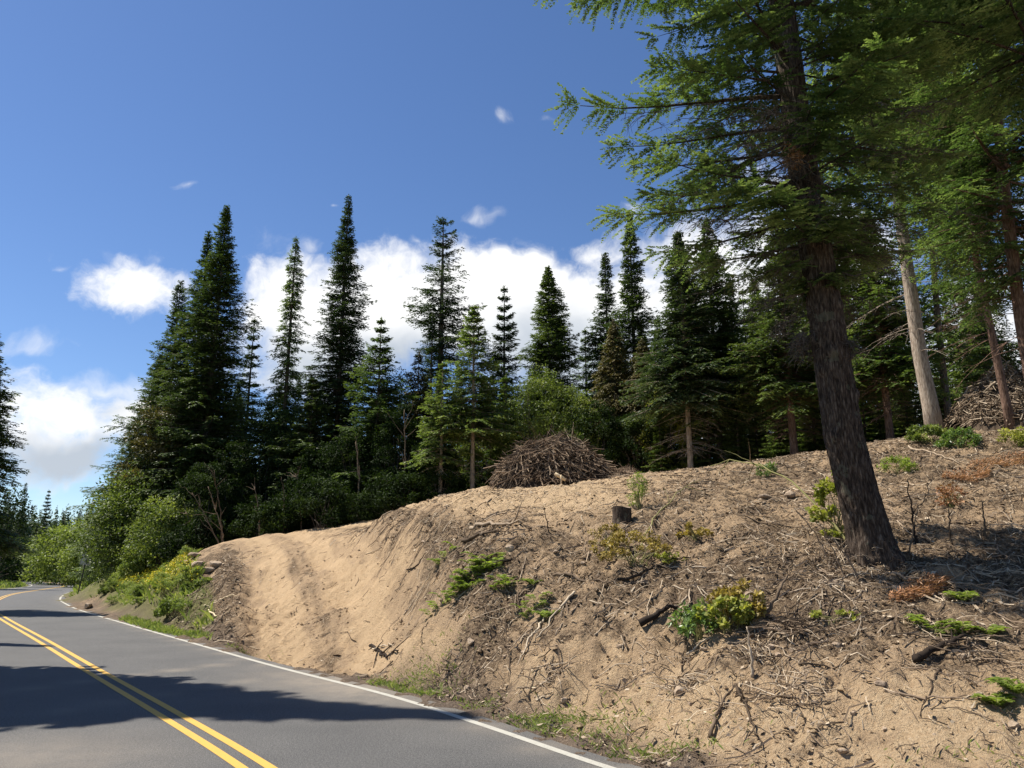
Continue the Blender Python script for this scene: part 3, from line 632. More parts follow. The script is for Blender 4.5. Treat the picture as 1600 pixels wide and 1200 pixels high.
FG = 'conifers standing along the forest edge'
def forest_front():
    a = dict(group=FG)
    put_conifer(-10, 500, 36, 'dark drooping fir at the left edge of the picture, cut by the frame', seed=101, R=2.5, base=.26, nb=420, dens=2.0, prof='cone', e0=-.3, e1=.5, droop=.2, **a)
    put_conifer(355, 322, 46, 'broad tall fir left of the driveway, taller of the twin spires', seed=1, R=4.7, base=.05, nb=560, prof='cone', e0=-.15, e1=.7, ts=.21, droop=.18, gap=.45, **a)
    put_conifer(326, 362, 47.5, 'second spire just left of the tallest fir beside the driveway', seed=2, R=4.4, base=.05, nb=460, prof='cone', gap=.45, **a)
    put_conifer(283, 440, 49, 'bluish fir on the left flank of the twin spires', mat=FIR, seed=3, R=4.2, base=.04, nb=420, gap=.4, **a)
    put_conifer(252, 556, 58, 'lower fir forming the left shoulder of the dark stand', mat=FIR, seed=4, R=4.0, base=.12, nb=360, prof='cone', **a)
    put_conifer(192, 700, 60, 'small pale green fir spire rising left of the dark stand above the shrubs', mat=YOUNG, seed=5, R=2.2, base=.03, nb=180, whorl=16, **a)
    put_conifer(398, 496, 52, 'thin spiky young fir between the twin spires and the narrow twisted tree', mat=FIRB, seed=6, R=2.2, base=.05, nb=260, whorl=22, **a)
    put_conifer(463, 370, 46, 'narrow ragged yellow green conifer column with a bent tip', mat=CEDAR if False else YOUNG, seed=7, R=1.9, base=.05, nb=420, prof='narrow', gap=.5, e0=-.3, e1=.2, droop=.35, **a)
    put_conifer(545, 305, 47, 'tallest pointed fir in the middle of the tree line', mat=FIRB, seed=8, R=3.6, base=.12, nb=470, prof='spire', gap=.4, dead=20, **a)
    put_conifer(596, 497, 43, 'young layered fir with a thin leader right of the tallest pointed fir', mat=YOUNG, seed=9, R=2.9, base=.16, nb=210, whorl=17, e0=.0, **a)
    put_conifer(693, 341, 50, 'open crowned tall fir with a bare lower trunk against the white cloud', mat=FIRB, seed=10, R=2.65, base=.42, nb=150, prof='pine', whorl=15, e0=-.15, e1=.5, gap=.6, dead=46, droop=.1, r0=.33, **a)
    put_conifer(676, 488, 48, 'small dense fir tucked against the trunk of the open crowned fir', mat=FIRB, seed=11, R=1.6, base=.05, nb=240, prof='cone', **a)
    put_conifer(741, 477, 39, 'slim light green fir with a bare pale trunk left of the brush pile', mat=YOUNG, bark=PALE, seed=12, R=2.2, base=.36, nb=190, whorl=18, dead=26, r0=.12, **a)
    put_conifer(692, 566, 38.5, 'short light green fir with a thin grey trunk, leftmost of the bare trunk pair', mat=YOUNG, bark=PALE, seed=13, R=1.6, base=.34, nb=130, whorl=13, dead=20, r0=.10, **a)
    put_conifer(788, 447, 48, 'symmetrical open branched fir above the left side of the brush pile', mat=FIRB, seed=14, R=3.0, base=.1, nb=260, whorl=20, e0=.1, e1=.8, gap=.2, **a)
    put_conifer(857, 418, 46, 'dense dark pointed fir directly above the brush pile', mat=FIR, seed=15, R=3.4, base=.08, nb=520, prof='cone', e0=.05, **a)
    put_conifer(914, 512, 50, 'small green fir tip between the dense dark fir and the right hand pair', mat=YOUNG, seed=16, R=1.9, base=.05, nb=220, whorl=18, **a)
    put_conifer(945, 395, 46, 'dark fir with a blunt top, left of the right hand pair', mat=FIRB, seed=17, R=2.7, base=.06, nb=400, prof='spire', **a)
    put_conifer(983, 333, 43, 'tall dark fir whose top reaches the hanging branches, right of the pair', mat=FIR, seed=18, R=2.9, base=.06, nb=480, prof='spire', gap=.3, **a)
    put_conifer(1060, 362, 35, 'fir with a bare thin grey trunk right of the brush pile', mat=FIRB, bark=PALE, seed=19, R=2.4, base=.30, nb=330, prof='spire', dead=60, r0=.13, e0=-.2, **a)
    put_conifer(1103, 342, 36.5, 'fir with a grey trunk between the thin trunk and the big leaning trunk', mat=FIR, bark=BARKF, seed=20, R=2.4, base=.26, nb=330, prof='spire', dead=40, r0=.16, e0=-.2, **a)
    put_conifer(958, 500, 41, 'brown tinged cedar behind the right end of the brush pile', mat=CEDAR, name='cedar_tree', seed=21, R=2.0, base=.04, nb=330, prof='narrow', e0=-.4, e1=.1, droop=.5, drop=.5, **a)
    put_conifer(1003, 530, 40, 'olive green cedar right of the brown tinged one', mat=CEDAR, name='cedar_tree', seed=22, R=2.0, base=.04, nb=330, prof='narrow', e0=-.4, e1=.1, droop=.5, drop=.5, **a)
    put_conifer(655, 548, 45, 'bushy brown tipped cedar below the open crowned fir', mat=CEDAR, name='cedar_tree', seed=23, R=1.7, base=.04, nb=260, prof='narrow', e0=-.3, e1=.2, droop=.4, **a)
    put_conifer(790, 586, 41, 'bright green young fir behind the left end of the brush pile', mat=YOUNG, seed=24, R=1.5, base=.04, nb=220, whorl=14, **a)
    put_conifer(490, 590, 44, 'olive layered fir at the foot of the tallest pointed fir', mat=FIR, seed=25, R=2.6, base=.12, nb=230, whorl=18, e0=-.1, **a)
    put_conifer(1210, 330, 33, 'fir with a reddish trunk just left of the big leaning trunk', mat=FIR, bark=REDB, seed=26, R=2.4, base=.25, nb=260, prof='spire', dead=50, r0=.17, **a)
    put_conifer(1262, 300, 35, 'fir with a thin dark trunk standing behind the big leaning trunk', mat=FIR, bark=BARKF, seed=27, R=2.4, base=.25, nb=260, prof='spire', dead=60, r0=.13, **a)
    put_conifer(1352, 330, 31, 'fir with a reddish brown trunk between the big trunk and the pale trunk', mat=YOUNG, bark=REDB, seed=28, R=2.6, base=.25, nb=230, prof='spire', dead=60, r0=.15, **a)
forest_front()

# right hand near trees
def limb_axis(pts, Y, H):
    P = np.array([on_y(px, py, Y) for px, py in pts]); b = P[0].copy(); b[2] = gz(b[0], Y)
    P[0] = b; zz = P[:, 2] - b[2]; xx = P[:, 0] - b[0]
    zz = np.r_[zz, H]; xx = np.r_[xx, xx[-1] + (xx[-1] - xx[-2]) / (zz[-2] - zz[-3]) * (H - zz[-2])]
    return b, (lambda q: np.stack([np.interp(q, zz, xx), 0 * q, q], -1))
def main_tree():
    Y = 12.6; H = 25.0
    b, ax = limb_axis([(1368, 860), (1338, 760), (1318, 680), (1300, 560), (1276, 400), (1250, 230), (1232, 90)], Y, H)
    o = empty('fir_tree', b, 'huge leaning fir with a thick dark furrowed trunk in the foreground at right', 'tree')
    # trunk: rings displaced into furrowed bark plates
    nz_, na = 420, 110; z = np.r_[np.linspace(-.5, 7, 330), np.linspace(7.05, H, 90)]; th = np.arange(na) * 2 * PI / na
    Z, TH = np.meshgrid(z, th, indexing='ij'); zc = np.clip(Z, 0, H)
    r = .305 * (1 - zc / H) ** .75 * 1.02 + .12 * np.exp(-zc / .28) * (1 + .35 * np.sin(TH * 5 + 1) + .2 * np.sin(TH * 3)) 
    per = 24 * TH / (2 * PI)
    wr = fbm(per * 2.0 + 50, Z * 5, 4, 77, .6); rid = 1 - np.abs(fbm(per * 1.9 + 9 + .5 * wr, Z * 2.6, 3, 78, .5)) * 2
    seam = .5 + .5 * np.cos(TH); 
    r = r * (1 + .02 * fbm(per * .4, Z * .5, 2, 5)) + .030 * (rid - .5) * (1 - .5 * zc / H) + .010 * wr
    for k, (zk, tk) in enumerate([(1.9, 3.9), (3.3, 4.4), (4.1, 5.4), (2.6, 5.6), (5.2, 4.1), (4.6, 3.6), (3.0, 3.6)]):
        dd_ = np.hypot((Z - zk) / .10, (((TH - tk + PI) % (2 * PI)) - PI) * .36 / .09); r += .05 * np.exp(-dd_ ** 2)
    A = ax(zc.ravel()).reshape(Z.shape + (3,))
    V = np.stack([A[..., 0] + r * np.cos(TH), A[..., 1] + r * np.sin(TH), Z], -1).reshape(-1, 3)
    i, j = np.meshgrid(np.arange(len(z) - 1), np.arange(na), indexing='ij'); j2 = (j + 1) % na
    F = np.stack([i * na + j, i * na + j2, (i + 1) * na + j2, (i + 1) * na + j], -1).reshape(-1, 4)
    MB().add(V, F).build('trunk', BARK, o, True)
    def az_f(az, z):
        # nothing low on the side facing the driveway; crown fans out above
        low = sstep(4.3, 5.6, z); left = np.clip(np.cos(az - PI * 1.02), 0, 1)
        return (.25 + .75 * low) * (.80 + (.20 * sstep(5, 6, z) + .50 * sstep(6.5, 10.5, z)) * left + .22 * np.clip(np.cos(az), 0, 1))
    tr, cr = conifer(900, H, 4.7, base=.175, nb=330, prof='near', s_in=.26, dens=1.0, e0=-.05, e1=.6, droop=.28, up=.20, ts=.085, cs=.036, card=(.085, .0145), texp=.45, tuft=1, tlmax=.72, gap=.38, axis=ax, azfun=az_f, r0=.02, minL=.3, drop=.06)
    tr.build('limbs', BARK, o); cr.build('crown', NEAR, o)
    # dead lower branches with hanging twigs
    rng = np.random.default_rng(5); mb = MB(); n = 60
    zd = rng.uniform(3.4, 7.8, n); azd = rng.uniform(0, 2 * PI, n); azd[:16] = rng.normal(PI, .5, 16); Ld = rng.uniform(.5, 1.3, n) * sstep(3.0, 6.2, zd) * 1.9 + .3
    s = np.linspace(0, 1, 9)[None]; h2 = np.stack([np.cos(azd), np.sin(azd), 0 * azd], 1)
    wig = np.cumsum(rng.normal(0, .025, (n, 9, 3)), 1)
    pth = ax(zd)[:, None] + Ld[:, None, None] * (h2[:, None] * s[..., None] + np.array([0, 0, 1.]) * (.05 * s - .22 * s ** 2)[..., None] + wig)
    mb.tubes(pth, .014 * (1.15 - s) * (.5 + Ld[:, None] * .25), 5)
    m = n * 16; k = rng.integers(0, n, m); si = rng.integers(2, 9, m); p0 = pth[k, si]; dv = norm(h2[k] * .8 + rng.normal(0, .6, (m, 3)) * [1, 1, .3])
    s3 = np.linspace(0, 1, 6)[None, :, None]; tw = p0[:, None] + dv[:, None] * s3 * (rng.uniform(.2, .9, m) * np.minimum(1, Ld[k] / 2))[:, None, None] - np.array([0, 0, .25]) * s3 ** 2 + np.cumsum(rng.normal(0, .012, (m, 6, 3)), 1)
    mb.tubes(tw, .0065 * (1.2 - s3[..., 0]).repeat(m, 0), 3)
    m2 = m * 4; k = rng.integers(0, m, m2); si = rng.integers(1, 6, m2); p0 = tw[k, si]; dv = norm(dv[k] * .5 + rng.normal(0, .7, (m2, 3)) * [1, 1, .5])
    s4 = np.linspace(0, 1, 3)[None, :, None]; mb.tubes(p0[:, None] + dv[:, None] * s4 * rng.uniform(.06, .3, m2)[:, None, None] - np.array([0, 0, .05]) * s4 ** 2, np.full((m2, 3), .003), 3)
    mb.build('dead_branches', BARKF, o)
    # clump of rust coloured dead needles on the trunk side
    c = on_y(1236, 246, Y - .75) - b; mb = MB(); n = 700
    d = norm(rng.normal(0, 1, (n, 3)) * [1, 1, .7]); p = c + rng.normal(0, .085, (n, 3)); cards(mb, p, d, rng.uniform(.05, .13, n), np.full(n, .008), rng.uniform(0, 1, n), rng)
    mb.build('dead_needle_clump', RUST, o)
    return o
main_tree()

def right_trees():
    def lt(pts, Y, H, label, mat, bark, **kw):
        b, ax = limb_axis(pts, Y, H); tr, cr = conifer(H=H, axis=ax, **kw)
        o = empty('fir_tree', b, label, 'tree', 'tall firs in the clearing at right'); tr.build('trunk', bark, o, True); cr.build('crown', mat, o)
    lt([(1464, 684), (1438, 560), (1415, 400), (1398, 270)], 26, 24, 'tall fir with a straight pale sunlit trunk right of the big leaning tree', NEAR, PALE, seed=301, R=3.8, base=.42, nb=200, prof='spire', r0=.25, dead=40, ts=.17, cs=.075, texp=.55, tuft=1, card=(.14, .024), e0=-.15, e1=.5, gap=.35, droop=.2)
    lt([(1572, 610), (1545, 500), (1520, 380), (1500, 260)], 24, 20, 'leaning thin dark fir trunk in front of the brush heap at right', NEAR, REDB, seed=302, R=3.2, base=.3, nb=190, prof='spire', r0=.12, dead=30, ts=.17, cs=.075, texp=.55, tuft=1, card=(.14, .024), e0=-.3, e1=.4, gap=.4, droop=.3)
    lt([(1625, 660), (1592, 480), (1570, 300), (1555, 150)], 18.5, 23, 'fir with a reddish trunk cut by the right edge of the picture', NEAR, REDB, seed=303, R=3.9, base=.20, nb=220, prof='near', r0=.16, dead=20, ts=.14, cs=.06, texp=.5, tuft=1, card=(.12, .02), e0=-.15, e1=.6, gap=.35, droop=.22)
    lt([(1760, 900), (1700, 600), (1660, 350), (1640, 200)], 12.0, 24, 'near fir outside the right edge whose dark crown hangs into the top corner', NEAR, BARK, seed=304, R=4.4, base=.34, nb=120, prof='near', r0=.3, ts=.13, cs=.055, texp=.5, tuft=1, card=(.10, .016), e0=.0, e1=.7, gap=.3, droop=.2)
    lt([(1480, 640), (1465, 500), (1450, 300), (1440, 150)], 33, 27, 'tall green fir behind the pale sunlit trunk', YOUNG, BARKF, seed=305, R=3.2, base=.12, nb=230, prof='spire', r0=.14, gap=.3)
    lt([(1310, 680), (1300, 500), (1285, 300), (1275, 150)], 37, 27, 'tall fir hidden behind the crown of the big leaning tree', YOUNG, BARKF, seed=306, R=3.0, base=.15, nb=230, prof='spire', r0=.14, gap=.3)
    lt([(1545, 610), (1530, 480), (1512, 300), (1500, 200)], 38, 22, 'fir behind the brush heap between pale trunk and right edge', YOUNG, BARKF, seed=307, R=3.0, base=.08, nb=240, prof='cone', r0=.12, gap=.3)
right_trees()

# trees outside the left of the frame that throw the long shadows over the road
def shade_trees():
    for (x, y, H, R, sd, lb) in [(-15.1, 15.1, 24.0, 3.5, 401, 'fir left of the road that throws the broad shadow band'), (-22.4, 23.7, 18.0, .8, 402, 'slender fir left of the road behind the shadow band'),
                                 (-22.0, 21.7, 16.5, .8, 403, 'slender fir farther along the left verge'), (-22.0, 15.8, 20, 3.4, 404, 'stout fir beside the tree of the broad shadow'),
                                 (-53.8, 76, 23, 2.6, 405, 'fir on the left verge where the road bends away'), (-60, 87, 24, 2.4, 406, 'tall fir beyond the bend on the left verge')]:
        tr, cr = conifer(sd, H, R, base=.08, nb=520, prof='cone', r0=.2, tlmax=.8, card=(.3, .07))
        o = empty('fir_tree', (x, y, gz(x, y)), lb, 'tree', 'firs on the left verge'); tr.build('trunk', BARKF, o, True); cr.build('crown', FIR, o)
shade_trees()

# ------------------------------------------------------------------ fill trees: copies of a few kinds
def variants():
    out = []
    for k, (mat, kw) in enumerate([(FIR, dict(R=2.6, nb=300, prof='cone')), (FIRB, dict(R=2.2, nb=300, prof='spire')), (FIR, dict(R=2.8, nb=260, prof='spire', whorl=22)), (YOUNG, dict(R=2.4, nb=230, whorl=18)), (FIR, dict(R=2.4, nb=280, prof='narrow', droop=.4))]):
        tr, cr = conifer(600 + k, 16, base=.05, card=(.28, .05), ts=.24, cs=.15, **kw)
        out.append((tr, cr, mat))
    return out
VAR = variants(); PROTO = {}
def fill(px, py, Y, k, label, group, wide=1., name='fir_tree', rng=np.random.default_rng(8)):
    T = on_y(px, py, Y); g = gz(T[0], Y) if Y < 600 else 0; H = T[2] - g; s = H / 16; loc = (T[0], Y, g - .1); rz = rng.uniform(0, 6.28)
    if k not in PROTO:
        tr, cr, mat = VAR[k]; o = empty(name, loc, label, 'tree', group, rz); tr.build('trunk', BARKF, o, True); cr.build('crown', mat, o); PROTO[k] = o; o.scale = (s * wide, s * wide, s)
    else:
        o = copy_tree(PROTO[k], loc, rz, (s * wide, s * wide, s)); o['label'] = label; o['group'] = group
    return o
def fills():
    rng = np.random.default_rng(44)
    for i in range(46):
        px = 225 + i * 16 + rng.uniform(-8, 8); py = rng.uniform(565, 630) + (60 if px < 260 else 0); Y = rng.uniform(52, 66)
        if 560 < px < 700 or 700 < px < 860: py = rng.uniform(575, 630)
        fill(px, py, Y, rng.choice([0, 1, 2, 4]), 'dark fir half hidden in the forest behind the driveway and brush pile', 'firs deep in the forest behind the driveway', 1.15)
    for i in range(18):
        px = 300 + i * 34 + rng.uniform(-10, 10); py = rng.uniform(690, 745); Y = rng.uniform(43, 47)
        fill(px, py, Y, rng.choice([0, 2, 3, 4]), 'small shaded fir under the tall trees behind the driveway crest', 'young firs in the forest understory', 1.35)
    for i in range(30):
        px = 1010 + i * 22 + rng.uniform(-10, 10); py = rng.uniform(420, 520); Y = rng.uniform(42, 58)
        if px > 1530: py = rng.uniform(520, 600)
        fill(px, py, Y, rng.choice([0, 1, 3, 3]), 'dark fir half hidden in the forest behind the clearing at right', 'firs deep in the forest behind the clearing', 1.1)
    for i in range(22):
        px = 1020 + i * 26 + rng.uniform(-10, 10); py = rng.uniform(540, 635); Y = rng.uniform(35, 40)
        if px > 1560: continue
        fill(px, py, Y, 3, 'small shaded fir under the tall trees behind the clearing', 'young firs behind the clearing', 1.4)
    # far left along the road
    far = [(41, 754, 150, 1, 1., 'tall far fir with drooping boughs beyond the bend, left of two'), (77, 765, 165, 2, 1.0, 'tall far fir beyond the bend, right of two'), (100, 802, 190, 0, 1.1, 'short far fir right of the two tall ones'),
           (146, 778, 150, 1, 1.0, 'far fir just left of the pale green spire'), (126, 793, 170, 0, 1.0, 'thin far fir against the distant ridge'), (12, 768, 120, 4, 1.3, 'wide far tree at the left edge beyond the road'), (60, 812, 200, 0, 1.3, 'low far fir between the two tall ones'),
           (30, 800, 190, 3, 1.3, 'low far fir at the left beyond the bend'), (165, 770, 120, 0, 1.2, 'dark far fir behind the silvery shrub'), (112, 815, 210, 2, 1.3, 'low dark far fir above the roadside shrubs'), (88, 818, 220, 0, 1.5, 'broad low far fir behind the tall pair'),
           (-5, 790, 110, 2, 1.2, 'dark far fir cut by the left edge of the picture'), (160, 800, 130, 1, 1.3, 'low far fir behind the light green thicket')]
    for px, py, Y, k, w, lb in far: fill(px, py, Y, k, lb, 'far firs beyond the bend of the road', w)
fills()

def far_forest():
    rng = np.random.default_rng(3); mb = MB(); n = 700
    y = rng.uniform(260, 470, n); x = -y * rng.uniform(.48, 1.1, n) - 0
    g = gz_lookup(x, y); H = rng.uniform(12, 22, n)
    for i in range(n):
        m = 90; t = rng.uniform(.05, 1, m); az = rng.uniform(0, 6.28, m); r = (1 - t) * H[i] * .17 + .2
        c = np.stack([x[i] + 0 * t, y[i] + 0 * t, g[i] + H[i] * t], 1); d = norm(np.stack([np.cos(az), np.sin(az), -.35 + 0 * az], 1))
        cards(mb, c, d, r * 1.2, r * .45 + .2, rng.uniform(.1, .7, m), rng, .4)
    tag(mb.build('far_forest', FIRB), 'dark conifer forest covering the distant ridge at far left', 'forest', kind='stuff')
far_forest()

# ------------------------------------------------------------------ broadleaf shrubs
def leafy(seed, H, R, n=6000, leaf=.09, clumps=60, stems=7, low=.05, shape=1.0, ry=None, mid=.5, rc=.22, wid=.55):
    rng = np.random.default_rng(seed); ry = ry or R
    t = rng.uniform(low, 1, clumps) ** .8; az = rng.uniform(0, 2 * PI, clumps); rr = np.sqrt(np.clip(1 - ((t - .42) / .62) ** 2, .02, 1)) * rng.uniform(.55, 1.02, clumps)
    cc = np.stack([R * rr * np.cos(az), ry * rr * np.sin(az), H * t * rng.uniform(.85, 1.06, clumps)], 1)
    cr = MB(); k = rng.integers(0, clumps, n); rcl = rc * min(H, 2 * R) * rng.uniform(.6, 1.3, clumps)
    d = norm(rng.normal(0, 1, (n, 3))); p = cc[k] + d * (rcl[k] * rng.uniform(.3, 1, n) ** .6)[:, None] * [1, 1, .7]
    p[:, 2] = np.maximum(p[:, 2], .03)
    dirn = norm(d * .7 + rng.normal(0, .6, (n, 3)) + [0, 0, -.15])
    hv = rng.uniform(0, 1, clumps)[k]
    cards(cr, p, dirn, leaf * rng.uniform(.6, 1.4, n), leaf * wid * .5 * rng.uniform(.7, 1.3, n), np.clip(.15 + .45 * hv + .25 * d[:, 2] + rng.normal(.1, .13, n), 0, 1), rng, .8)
    st = MB(); ks = rng.integers(0, clumps, stems * 3)
    s = np.linspace(0, 1, 6)[None, :, None]; b = rng.normal(0, R * .12, (stems * 3, 1, 3)) * [1, 1, 0]; e = cc[ks][:, None]
    pth = b * (1 - s) + e * s + np.array([0, 0, .25 * H]) * (s * (1 - s)) + rng.normal(0, .015 * H, (stems * 3, 6, 3)) * s
    pth[:, 0, 2] = -.1
    st.tubes(pth, (.006 * H + .004) * (1.15 - s[..., 0]).repeat(stems * 3, 0), 5)
    return cr, st
def put_shrub(px, py, Y, R, label, mat, name='shrub', cat='shrub', group=None, base=None, bark=None, **kw):
    T = on_y(px, py, Y); g = gz(T[0], Y); H = max(.15, T[2] - g)
    cr, st = leafy(H=H, R=R, **kw); o = empty(name, (T[0], Y, g), label, cat, group)
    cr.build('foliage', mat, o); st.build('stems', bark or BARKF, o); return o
def shrubs():
    g = 'broadleaf shrubs along the left bank'
    put_shrub(122, 822, 98, 4.6, 'rounded light green thicket behind the speed limit sign', THICK, group=g, seed=1, n=15000, leaf=.30, clumps=120)
    put_shrub(150, 842, 84, 2.8, 'light green thicket between the sign and the silvery shrub', THICK, group=g, seed=2, n=10000, leaf=.26, clumps=90)
    put_shrub(178, 800, 63, 1.9, 'silvery grey leaved shrub left of the bright green alders', SILVER, group=g, seed=3, n=13000, leaf=.15, clumps=80, rc=.16)
    put_shrub(222, 748, 45, 2.5, 'bright yellow green alder at the left foot of the dark firs', DECID, name='alder', group=g, seed=4, n=20000, leaf=.17, clumps=130, rc=.16)
    put_shrub(200, 810, 43, 1.6, 'bright green bush below the alder above the flowers', DECID, group=g, seed=5, n=9000, leaf=.13, clumps=70)
    put_shrub(262, 790, 41, 1.7, 'green bush right of the alder at the forest edge', DECID, group=g, seed=6, n=12000, leaf=.14, clumps=80)
    put_shrub(246, 838, 42, 1.4, 'low bright bush above the flowering bank', DECID, group=g, seed=7, n=9000, leaf=.11, clumps=70)
    put_shrub(205, 880, 41, .7, 'low pale green bush at the top left of the flowering bank', GRASS, group=g, seed=71, n=6000, leaf=.09, clumps=50)
    put_shrub(255, 640, 46.5, 2.4, 'tall yellowish alder leaning on the left firs', CEDAR, name='alder', group=g, seed=8, n=16000, leaf=.19, clumps=130, rc=.15)
    g = 'bushes beyond the bend'
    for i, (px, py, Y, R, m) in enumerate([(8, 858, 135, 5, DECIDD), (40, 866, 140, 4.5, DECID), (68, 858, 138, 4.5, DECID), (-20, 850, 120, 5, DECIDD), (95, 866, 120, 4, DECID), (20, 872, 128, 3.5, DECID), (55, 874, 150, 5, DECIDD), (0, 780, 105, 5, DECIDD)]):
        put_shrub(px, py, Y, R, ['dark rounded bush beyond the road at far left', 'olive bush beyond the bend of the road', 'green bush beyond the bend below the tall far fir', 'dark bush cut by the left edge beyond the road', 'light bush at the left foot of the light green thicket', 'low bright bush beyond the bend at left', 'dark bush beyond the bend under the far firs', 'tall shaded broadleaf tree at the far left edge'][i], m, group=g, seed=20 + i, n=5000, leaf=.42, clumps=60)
    g = 'broadleaf trees in the forest edge'
    T = [(835, 588, 40, 2.2, DECID, 'bright green maple behind the brush pile'), (885, 610, 39.5, 1.9, DECID, 'green maple right behind the top of the brush pile'), (760, 640, 41, 1.6, DECID, 'green maple left behind the brush pile'), (1040, 615, 38, 1.3, BRIGHT, 'small bright maple left of the thin grey trunk'),
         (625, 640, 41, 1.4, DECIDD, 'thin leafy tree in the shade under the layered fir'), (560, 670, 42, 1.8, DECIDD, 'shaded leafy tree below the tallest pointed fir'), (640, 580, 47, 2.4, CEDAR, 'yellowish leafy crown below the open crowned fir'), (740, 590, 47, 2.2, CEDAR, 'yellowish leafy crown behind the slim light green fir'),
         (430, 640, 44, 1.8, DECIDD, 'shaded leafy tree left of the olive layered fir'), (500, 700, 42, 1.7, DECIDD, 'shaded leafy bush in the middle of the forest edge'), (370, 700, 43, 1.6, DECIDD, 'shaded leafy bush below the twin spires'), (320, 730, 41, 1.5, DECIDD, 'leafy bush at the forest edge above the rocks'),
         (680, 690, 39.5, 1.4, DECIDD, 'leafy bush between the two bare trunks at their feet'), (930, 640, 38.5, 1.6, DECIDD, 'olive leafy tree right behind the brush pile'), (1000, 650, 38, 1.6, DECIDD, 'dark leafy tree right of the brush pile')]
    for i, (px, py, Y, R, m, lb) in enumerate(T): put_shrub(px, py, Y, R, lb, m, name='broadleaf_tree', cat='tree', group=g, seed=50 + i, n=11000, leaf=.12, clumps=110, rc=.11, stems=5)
    rng = np.random.default_rng(12); base = []
    for i in range(26):
        px = 300 + i * 18 + rng.uniform(-6, 6); py = rng.uniform(795, 830) - max(0, (px - 560)) * .35; Y = rng.uniform(38.5, 42)
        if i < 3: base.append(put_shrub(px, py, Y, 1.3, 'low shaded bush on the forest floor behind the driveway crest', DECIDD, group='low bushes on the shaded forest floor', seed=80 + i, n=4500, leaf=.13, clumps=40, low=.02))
        else:
            T_ = on_y(px, py, Y); g_ = gz(T_[0], Y); s = rng.uniform(.7, 1.2); copy_tree(base[i % 3], (T_[0], Y, g_), rng.uniform(0, 6), (s, s, s * rng.uniform(.8, 1.2)))
shrubs()

# ------------------------------------------------------------------ bank plants
def onbank(px, py): return cast(px, py)
def small_plant(px, py, H, R, label, mat, n, leaf, seed, name='shrub', cat='plant', bark=VINE, **kw):
    p = onbank(px, py); cr, st = leafy(seed, H, R, n=n, leaf=leaf, **kw); o = empty(name, p, label, cat); cr.build('foliage', mat, o); st.build('stems', bark, o); return o
def fern(px, py, R, label, seed, group=None, n=9, mat=None):
    rng = np.random.default_rng(seed); p = onbank(px, py); mb = MB(); st = MB()
    for i in range(int(n * 1.2)):
        az = i * 2.4 + rng.normal(0, .3); L = min(R, .36) * rng.uniform(.6, 1.15); s = np.linspace(0, 1, 22)
        oa, orr = rng.uniform(0, 2 * PI), R * .75 * rng.uniform(0, 1) ** .6 * (R > .26); off = np.array([orr * math.cos(oa), orr * math.sin(oa), 0.]); off[2] = gz(p[0] + off[0], p[1] + off[1]) - p[2]
        h = np.stack([np.cos(az) * L * s, np.sin(az) * L * s, L * (1.3 * s - .95 * s ** 2)], 1) + off
        st.tubes(h[::5], .004 * (1.1 - s[::5]), 3)
        b = np.repeat(h[2:], 2, 0); ss = np.repeat(s[2:], 2); sd = np.tile([1., -1.], len(h) - 2); tn = np.array([np.cos(az), np.sin(az), 0]); lt = np.array([-np.sin(az), np.cos(az), 0])
        d = norm(tn * .45 + lt * sd[:, None] + rng.normal(0, .1, (len(b), 3))); ln = L * .30 * np.sin(PI * np.clip(ss * .9 + .1, 0, 1)) ** .7 + .02
        cards(mb, b, d, ln, ln * .14 + .004, rng.uniform(.2, .9, len(b)), rng, .3)
    o = empty('fern', p, label, 'fern', group); mb.build('fronds', mat or FERN, o); st.build('stalks', VINE, o)
